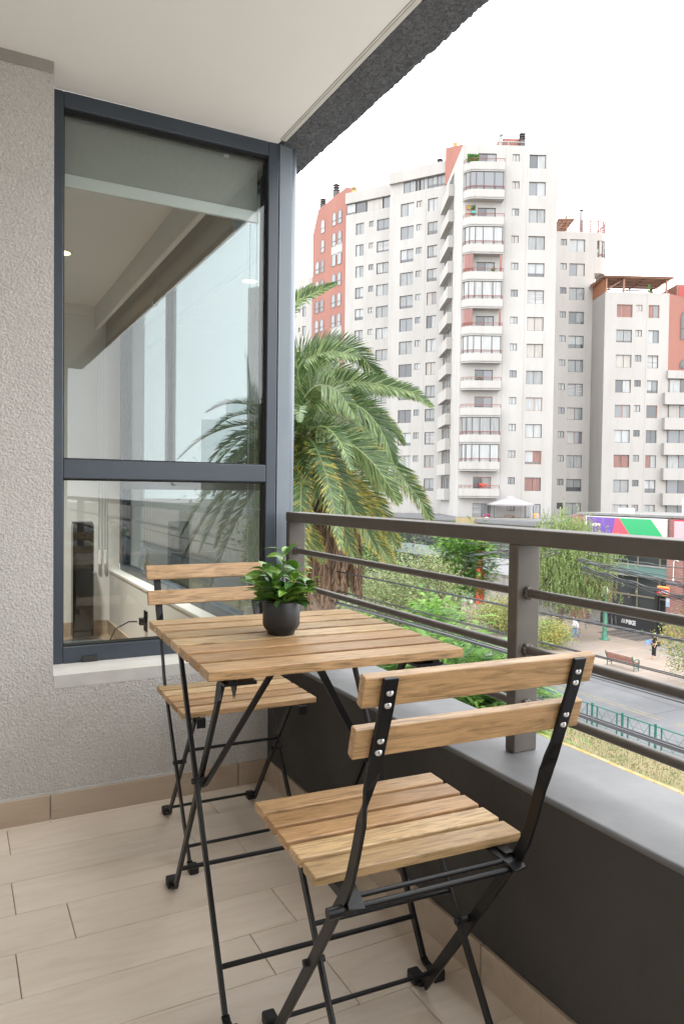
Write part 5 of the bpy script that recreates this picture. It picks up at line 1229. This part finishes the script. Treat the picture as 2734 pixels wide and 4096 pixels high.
tree('thin topped olive tree rising just under the top rail', (17.0, 22.4, G), (16.7, 22.9, -2.9), (.95, .95, 1.5), OL, 20, 4200, .07, 'quad', 7, weights=[4, 5, 1, 1], name='pepper_tree', spread=.34)
tree('near jacaranda with bright green ferny leaves below the railing', (13.2, 16.6, G), (13.3, 16.7, -5.3), (2.0, 2.1, 1.75), JC, 52, 5600, .10, 'fern', 8, weights=[4, 4, 1.6], name='jacaranda_tree', spread=.30)
tree('jacaranda between the table and the railing with the brightest leaves', (11.9, 18.9, G), (12.2, 19.2, -5.3), (1.6, 1.6, 1.35), JC, 32, 3300, .10, 'fern', 9, weights=[3, 6, 1], name='jacaranda_tree', spread=.32)
tree('tall shoot of jacaranda reaching the middle bar beside the post', (13.9, 18.6, G), (13.8, 18.4, -3.8), (.9, .9, 1.2), JC, 16, 1000, .095, 'fern', 10, weights=[3, 5, 1], name='jacaranda_tree', spread=.34)
tree('full jacaranda crown filling the view just left of the railing post', (14.3, 16.2, G), (14.25, 16.3, -5.75), (1.5, 1.6, 1.15), JC, 30, 2600, .10, 'fern', 31, weights=[5, 3, 2], name='jacaranda_tree', spread=.30)
tree('pale green bushy tree behind the dead palm fronds', (14.2, 28.3, G), (14.0, 27.8, -4.6), (1.2, 1.2, 1.1), [OL[0], OL[1], JC[0]], 18, 5500, .07, 'quad', 12, name='bush', spread=.33)
tree('yellowish flowering shrub on the plaza edge left of the post', (33.4, 38.8, G), (33.4, 38.8, -7.7), (1.5, 1.9, 1.2), SHR, 30, 8000, .08, 'quad', 13, weights=[4, 3, 1.5], name='shrub', spread=.30)
tree('yellow green shrub on the plaza edge right of the post', (33.5, 33.8, G), (33.4, 33.7, -8.0), (1.15, 1.35, .95), SHR, 24, 6500, .07, 'quad', 14, weights=[5, 2.5, 2], name='shrub', spread=.30)
tree('leaning small tree with yellowing leaves at the right edge', (33.3, 23.2, G), (33.5, 23.4, -6.7), (1.3, 1.35, 1.45), [leafmat('tipa_leaf', (.20, .27, .06), .35), leafmat('tipa_leaf_yellow', (.50, .40, .08), .35), leafmat('tipa_leaf_dark', (.09, .14, .04), .3)], 30, 5000, .075, 'quad', 15, bark=BARKL, weights=[5, 2, 2], spread=.24, name='small_tree')
tree('tall leafy tree in the distance left of the palm', (36, 80, G), (36, 80, -4.5), (6, 6, 4.0), OL, 30, 5000, .3, 'quad', 16, name='tree', spread=.33)
tree('dark leafy tree behind the palm trunk', (35.5, 63, G), (35.5, 63, -5.0), (3.4, 3.4, 3.2), [OL[0], OL[2], JC[0]], 24, 5000, .2, 'quad', 18, name='tree', spread=.33)
tree('leafy tree seen only as a reflection in the window', (14.5, -30, G), (14.5, -30, .0), (3.6, 3.6, 3.8), [OL[0], OL[2], JC[0]], 60, 26000, .12, 'quad', 19, group='trees reflected in the window')
tree('slender tree seen only as a reflection in the window', (22, -44, G), (22, -44, 0), (4, 4, 5.0), [OL[2], JC[2], OL[0]], 50, 20000, .15, 'quad', 20, group='trees reflected in the window')
RB = empty('apartment_building', (38, -84, 0), R(200)); tag(RB, 'pale grey apartment building seen as a reflection in the tall window pane', 'building')
q = MB(); wf = []
for k in range(7): 
    for j in range(7): wf.append((-11+j*3.3, -9.5+j*3.3, 8-2.6*k-1.4, 8-2.6*k))
facade_wall(q, -12, 12, G, 10, wf); shell(q, -12, 12, G, 10, 9); q.box((-5, 2, 10), (9, 7, 12.4)); q.build('wall', WHT2, RB)
for a, b, c, d in wf: window(RB, a, b, c, d, y=.1)

# ================================================================== CABLES
CAB = mat('black_cable', (.018, .018, .02), .45); CABG = mat('grey_cable', (.12, .12, .125), .5)
def cable(label, A, Bp, r_, n=1, spread=.05, sag=.25, mat_=None, twist=False, seed=1):
    rr = random.Random(seed); A = Vector(A); Bp = Vector(Bp); e = empty('overhead_cable', A); tag(e, label, 'cable', 'overhead cables along the street')
    for j in range(n):
        o1 = Vector((rr.uniform(-1, 1), 0, rr.uniform(-1, 1)))*spread; ph = rr.uniform(0, 6.28); pts = []
        N_ = 60 if not twist else 360
        for k in range(N_+1):
            t = k/N_; p = A.lerp(Bp, t)-A; p.z -= sag*4*t*(1-t)*(1+.04*j*rr.uniform(0, .2))
            if twist: a = t*(Bp-A).length*2*math.pi/.55+j*2*math.pi/n; p += Vector((math.cos(a), 0, math.sin(a)))*r_*1.05
            else: p += o1+Vector((0, 0, math.sin(t*40+ph)*spread*.35))
            pts.append(p)
        q = MB(); q.tube(pts, r_, 5, cap=False); q.build('strand', mat_ or (CAB if (j % 3) else CABG), e)
    return e
cable('twisted black cable crossing the view just below the upper round bar', (7, -6, -.62), (7, 44, -.62), .011, 3, 0, .22, CAB, True, 1)
cable('thin black cable sagging below the middle round bar', (7, -6, -1.08), (7, 44, -1.2), .009, 2, .012, .18, CAB, False, 2)
cable('thick bundle of black cables just under the lower round bar', (7, -6, -1.38), (7, 44, -1.38), .011, 6, .026, .2, None, False, 3)
cable('lowest thick bundle of black cables in front of the green fence', (7, -6, -2.02), (7, 44, -2.02), .012, 7, .034, .14, None, False, 4)
for i, (A_, B_, rr_, n_, sp_, lb) in enumerate((
    ((34, 31.97, -3.03), (34, 20, -4.07), .028, 6, .11, 'grey cable bundle leaving the pepper tree and crossing the dark shop windows'),
    ((34, 31.55, -3.51), (34, 20, -4.79), .03, 6, .12, 'heaviest grey cable bundle running down to the right in front of the bike shop'),
    ((34, 31.3, -2.6), (34, 20, -2.84), .016, 2, .08, 'thin cable pair highest in front of the brick shop'),
    ((34, 31.8, -3.77), (34, 20, -4.9), .015, 3, .1, 'loose thin cables lowest in front of the brick shop'),
    ((34, 29.5, -3.11), (34, 20, -3.45), .014, 2, .06, 'thin cable pair crossing the shop piers'),
    ((34, 49.05, -2.85), (34, 33.5, -2.05), .015, 2, .06, 'thin cable rising to the right above the far jacaranda'),
    ((34, 43.9, -3.76), (34, 33.5, -1.55), .03, 5, .10, 'thick grey bundle rising to the right across the far jacaranda'),
    ((34, 42.5, -4.52), (34, 33.5, -2.72), .018, 2, .05, 'dark cable curving up beside the white shop fascia'),
    ((34, 43.4, -4.12), (34, 33.5, -2.5), .014, 4, .16, 'loose tangle of thin cables in front of the white shop fascia'))):
    cable(lb, A_, B_, rr_, n_, sp_, .12 if i < 5 else .2, None, False, 10+i)

# ================================================================== PEOPLE
def skin(name, verts, edges, radii, m, par, sub=1, root=0):
    me = bpy.data.meshes.new(name); me.from_pydata([Vector(v) for v in verts], edges, []); o = bpy.data.objects.new(name, me); C.objects.link(o); o.parent = par
    md = o.modifiers.new('skin', 'SKIN'); md.use_smooth_shade = True
    for i, r_ in enumerate(radii): d = me.skin_vertices[0].data[i]; d.radius = r_ if isinstance(r_, tuple) else (r_, r_); d.use_root = (i == root)
    if not me.skin_vertices: pass
    s = o.modifiers.new('sub', 'SUBSURF'); s.levels = sub; s.render_levels = sub; me.materials.append(m); return o
def skinchain(name, chains, m, par, sub=1):
    """several limbs sharing joints: chains of (point, radius)"""
    vs = []; rs = []; es = []; idx = {}
    for ch in chains:
        prev = None
        for p, r_ in ch:
            key = tuple(round(c, 4) for c in p)
            if key not in idx: idx[key] = len(vs); vs.append(p); rs.append(r_)
            i = idx[key]
            if prev is not None and prev != i: es.append((prev, i))
            prev = i
    me = bpy.data.meshes.new(name); me.from_pydata([Vector(v) for v in vs], es, []); o = bpy.data.objects.new(name, me); C.objects.link(o); o.parent = par
    bpy.context.view_layer.objects.active = o
    md = o.modifiers.new('skin', 'SKIN'); md.use_smooth_shade = True
    if not me.skin_vertices: 
        me.attributes.new('skin', 'FLOAT', 'POINT')
    lay = me.skin_vertices[0].data
    for i, r_ in enumerate(rs): lay[i].radius = r_ if isinstance(r_, tuple) else (r_, r_); lay[i].use_root = (i == 0)
    s = o.modifiers.new('sub', 'SUBSURF'); s.levels = sub; s.render_levels = sub; me.materials.append(m); return o
SKINM = mat('skin', (.52, .30, .21), .55)
def person(loc, rz, label, pose, top, legs_, hairc, shoe, h=1.65, short=True):
    e = empty('person', loc, rz); tag(e, label, 'person'); P = pose
    hip, chest, neck, head = P['hip'], P['chest'], P['neck'], P['head']
    ch = [[(hip, (.12, .10)), (P['waist'], (.11, .085)), (chest, (.14, .10)), (neck, .05), (head, (.075, .09)), (P['crown'], (.065, .08))]]
    for s in 'LR':
        ch.append([(hip, (.12, .10)), (P['hj'+s], .085), (P['kn'+s], .055), (P['an'+s], .036), (P['to'+s], (.035, .025))])
        ch.append([(chest, (.14, .10)), (P['sh'+s], .055), (P['el'+s], .038), (P['wr'+s], .026), (P['ha'+s], (.034, .016))])
        hx = Vector(P['ha'+s]); d = (hx-Vector(P['wr'+s])).normalized()
        sidev = d.cross(Vector((0, 1, 0))).normalized()*.013
        for j, l in enumerate((.055, .065, .062, .05)): ch.append([(P['ha'+s], (.034, .016)), (tuple(hx+d*.02+sidev*(j-1.5)), .009), (tuple(hx+d*(.02+l*.6)+sidev*(j-1.5)*1.2+Vector((0, .006, 0))), .008), (tuple(hx+d*(.02+l)+sidev*(j-1.5)*1.2+Vector((0, .016, 0))), .007)])
        ch.append([(P['ha'+s], (.034, .016)), (tuple(hx+sidev*2.6-d*.01), .010), (tuple(hx+sidev*3.4+d*.025), .009)])
    skinchain('body', ch, SKINM, e, 1)
    nose = Vector(head)+Vector((0, -.10, .0)); q = MB(); q.add([tuple(nose+Vector((-.012, .02, .02))), tuple(nose+Vector((.012, .02, .02))), tuple(nose+Vector((0, -.018, -.02))), tuple(nose+Vector((-.016, .015, -.028))), tuple(nose+Vector((.016, .015, -.028)))], [(0, 2, 1), (0, 3, 2), (1, 2, 4)]); q.build('nose', SKINM, e)
    for s_ in (-1, 1): q = MB(); q.ball(tuple(Vector(head)+Vector((s_*.032, -.083, .022))), .011, 0, 4); q.build('eye', GASK, e)
    q = MB(); q.box(tuple(Vector(head)+Vector((-.022, -.088, -.052))), tuple(Vector(head)+Vector((.022, -.078, -.044)))); q.build('mouth', mat('lips', (.35, .10, .09), .5), e)
    ct_ = [[(tuple(Vector(hip)+Vector((0, 0, .0))), (.145, .12)), (P['waist'], (.135, .11)), (chest, (.165, .122)), (tuple((Vector(chest)+Vector(neck))/2+Vector((0, 0, .02))), (.11, .085))]]
    for s in 'LR':
        ct_.append([(chest, (.165, .122)), (P['sh'+s], .075), (P['el'+s] if not short else tuple(Vector(P['sh'+s]).lerp(Vector(P['el'+s]), .85)), .060)]+([] if short else [(tuple(Vector(P['el'+s]).lerp(Vector(P['wr'+s]), .75)), .045)]))
    skinchain('shirt', ct_, top, e, 1)
    cl = []
    for s in 'LR': cl.append([(tuple(Vector(hip)+Vector((0, 0, -.02))), (.135, .115)), (P['hj'+s], .105), (P['kn'+s], .078), (tuple(Vector(P['kn'+s]).lerp(Vector(P['an'+s]), .8)), .066)])
    skinchain('trousers', cl, legs_, e, 1)
    hd_ = Vector(P['crown']); skinchain('hair', [[(tuple(hd_+Vector((0, .01, .015))), (.088, .098)), (tuple(Vector(head)+Vector((0, .045, .03))), (.082, .07)), (tuple(Vector(head)+Vector((0, .06, -.05))), (.06, .04))]], hairc, e, 1)
    for s in 'LR': skinchain('shoe', [[(tuple(Vector(P['an'+s])+Vector((0, .03, -.045))), (.042, .035)), (tuple(Vector(P['to'+s])+Vector((0, -.02, -.005))), (.045, .03))]], shoe, e, 1)
    return e
stand = dict(hip=(0, 0, .88), waist=(0, 0, 1.02), chest=(0, -.01, 1.22), neck=(0, 0, 1.38), head=(0, -.025, 1.48), crown=(0, -.015, 1.56),
    hjL=(.085, 0, .80), knL=(.085, -.01, .45), anL=(.08, .02, .08), toL=(.085, -.10, .035), hjR=(-.085, 0, .80), knR=(-.085, -.03, .45), anR=(-.08, -.06, .08), toR=(-.085, -.18, .035),
    shL=(.165, 0, 1.29), elL=(.20, .03, 1.05), wrL=(.20, -.05, .84), haL=(.20, -.08, .77), shR=(-.165, 0, 1.29), elR=(-.22, .03, 1.06), wrR=(-.20, -.16, .90), haR=(-.19, -.22, .86))
pw = person((36.95, 28.5, G), R(-112), 'person in black clothes holding a light blue folder on the plaza', stand, mat('black_shirt', (.012, .012, .014), .8), mat('black_trousers', (.012, .012, .013), .8), mat('grey_hair', (.45, .42, .38), .7), mat('nude_shoes', (.6, .4, .3), .5))
fo = empty('blue_folder', (36.95, 28.5, G), R(-112)); tag(fo, 'light blue folder carried under the arm of the person in black', 'folder')
q = MB(); M_ = Matrix.Translation((-.215, -.17, .97)) @ Matrix.Rotation(R(12), 4, 'X'); q.box((-.015, -.24, -.14), (.015, .20, .14), 0, M_); q.build('cover', mat('folder_blue', (.22, .42, .80), .5), fo); q = MB(); q.box((-.01, .19, -.135), (.012, .208, .135), 0, M_); q.build('paper', WHITE, fo)
bg_ = empty('shoulder_bag', (36.95, 28.5, G), R(-112)); tag(bg_, 'dark shoulder bag with a tan strap hanging behind the person in black', 'bag')
q = MB(); q.box((.12, .08, .78), (.24, .30, 1.08)); q.build('bag_body', mat('bag_dark', (.02, .02, .022), .6), bg_, .03); q = MB(); q.tube([(-.10, .09, 1.38), (.0, .12, 1.22), (.14, .14, 1.06)], .010, 5); q.build('strap', mat('tan_strap', (.6, .45, .3), .6), bg_)
walk = dict(hip=(0, 0, .92), waist=(0, -.02, 1.06), chest=(0, -.04, 1.27), neck=(0, -.05, 1.44), head=(0, -.08, 1.54), crown=(0, -.07, 1.62),
    hjL=(.085, 0, .84), knL=(.085, -.16, .48), anL=(.08, -.22, .09), toL=(.085, -.35, .04), hjR=(-.085, 0, .84), knR=(-.085, .12, .47), anR=(-.08, .44, .20), toR=(-.085, .42, .08),
    shL=(.175, -.03, 1.35), elL=(.23, .10, 1.10), wrL=(.23, .06, .87), haL=(.23, .05, .80), shR=(-.175, -.03, 1.35), elR=(-.22, -.02, 1.09), wrR=(-.22, -.18, .93), haR=(-.22, -.24, .89))
person((36.6, 34.65, G), R(-112), 'person in a white shirt and blue jeans walking under the pepper tree', walk, mat('white_shirt', (.66, .68, .70), .8), mat('blue_jeans', (.10, .19, .34), .8), mat('dark_hair', (.03, .02, .015), .7), mat('dark_shoes', (.05, .05, .06), .5), short=False)
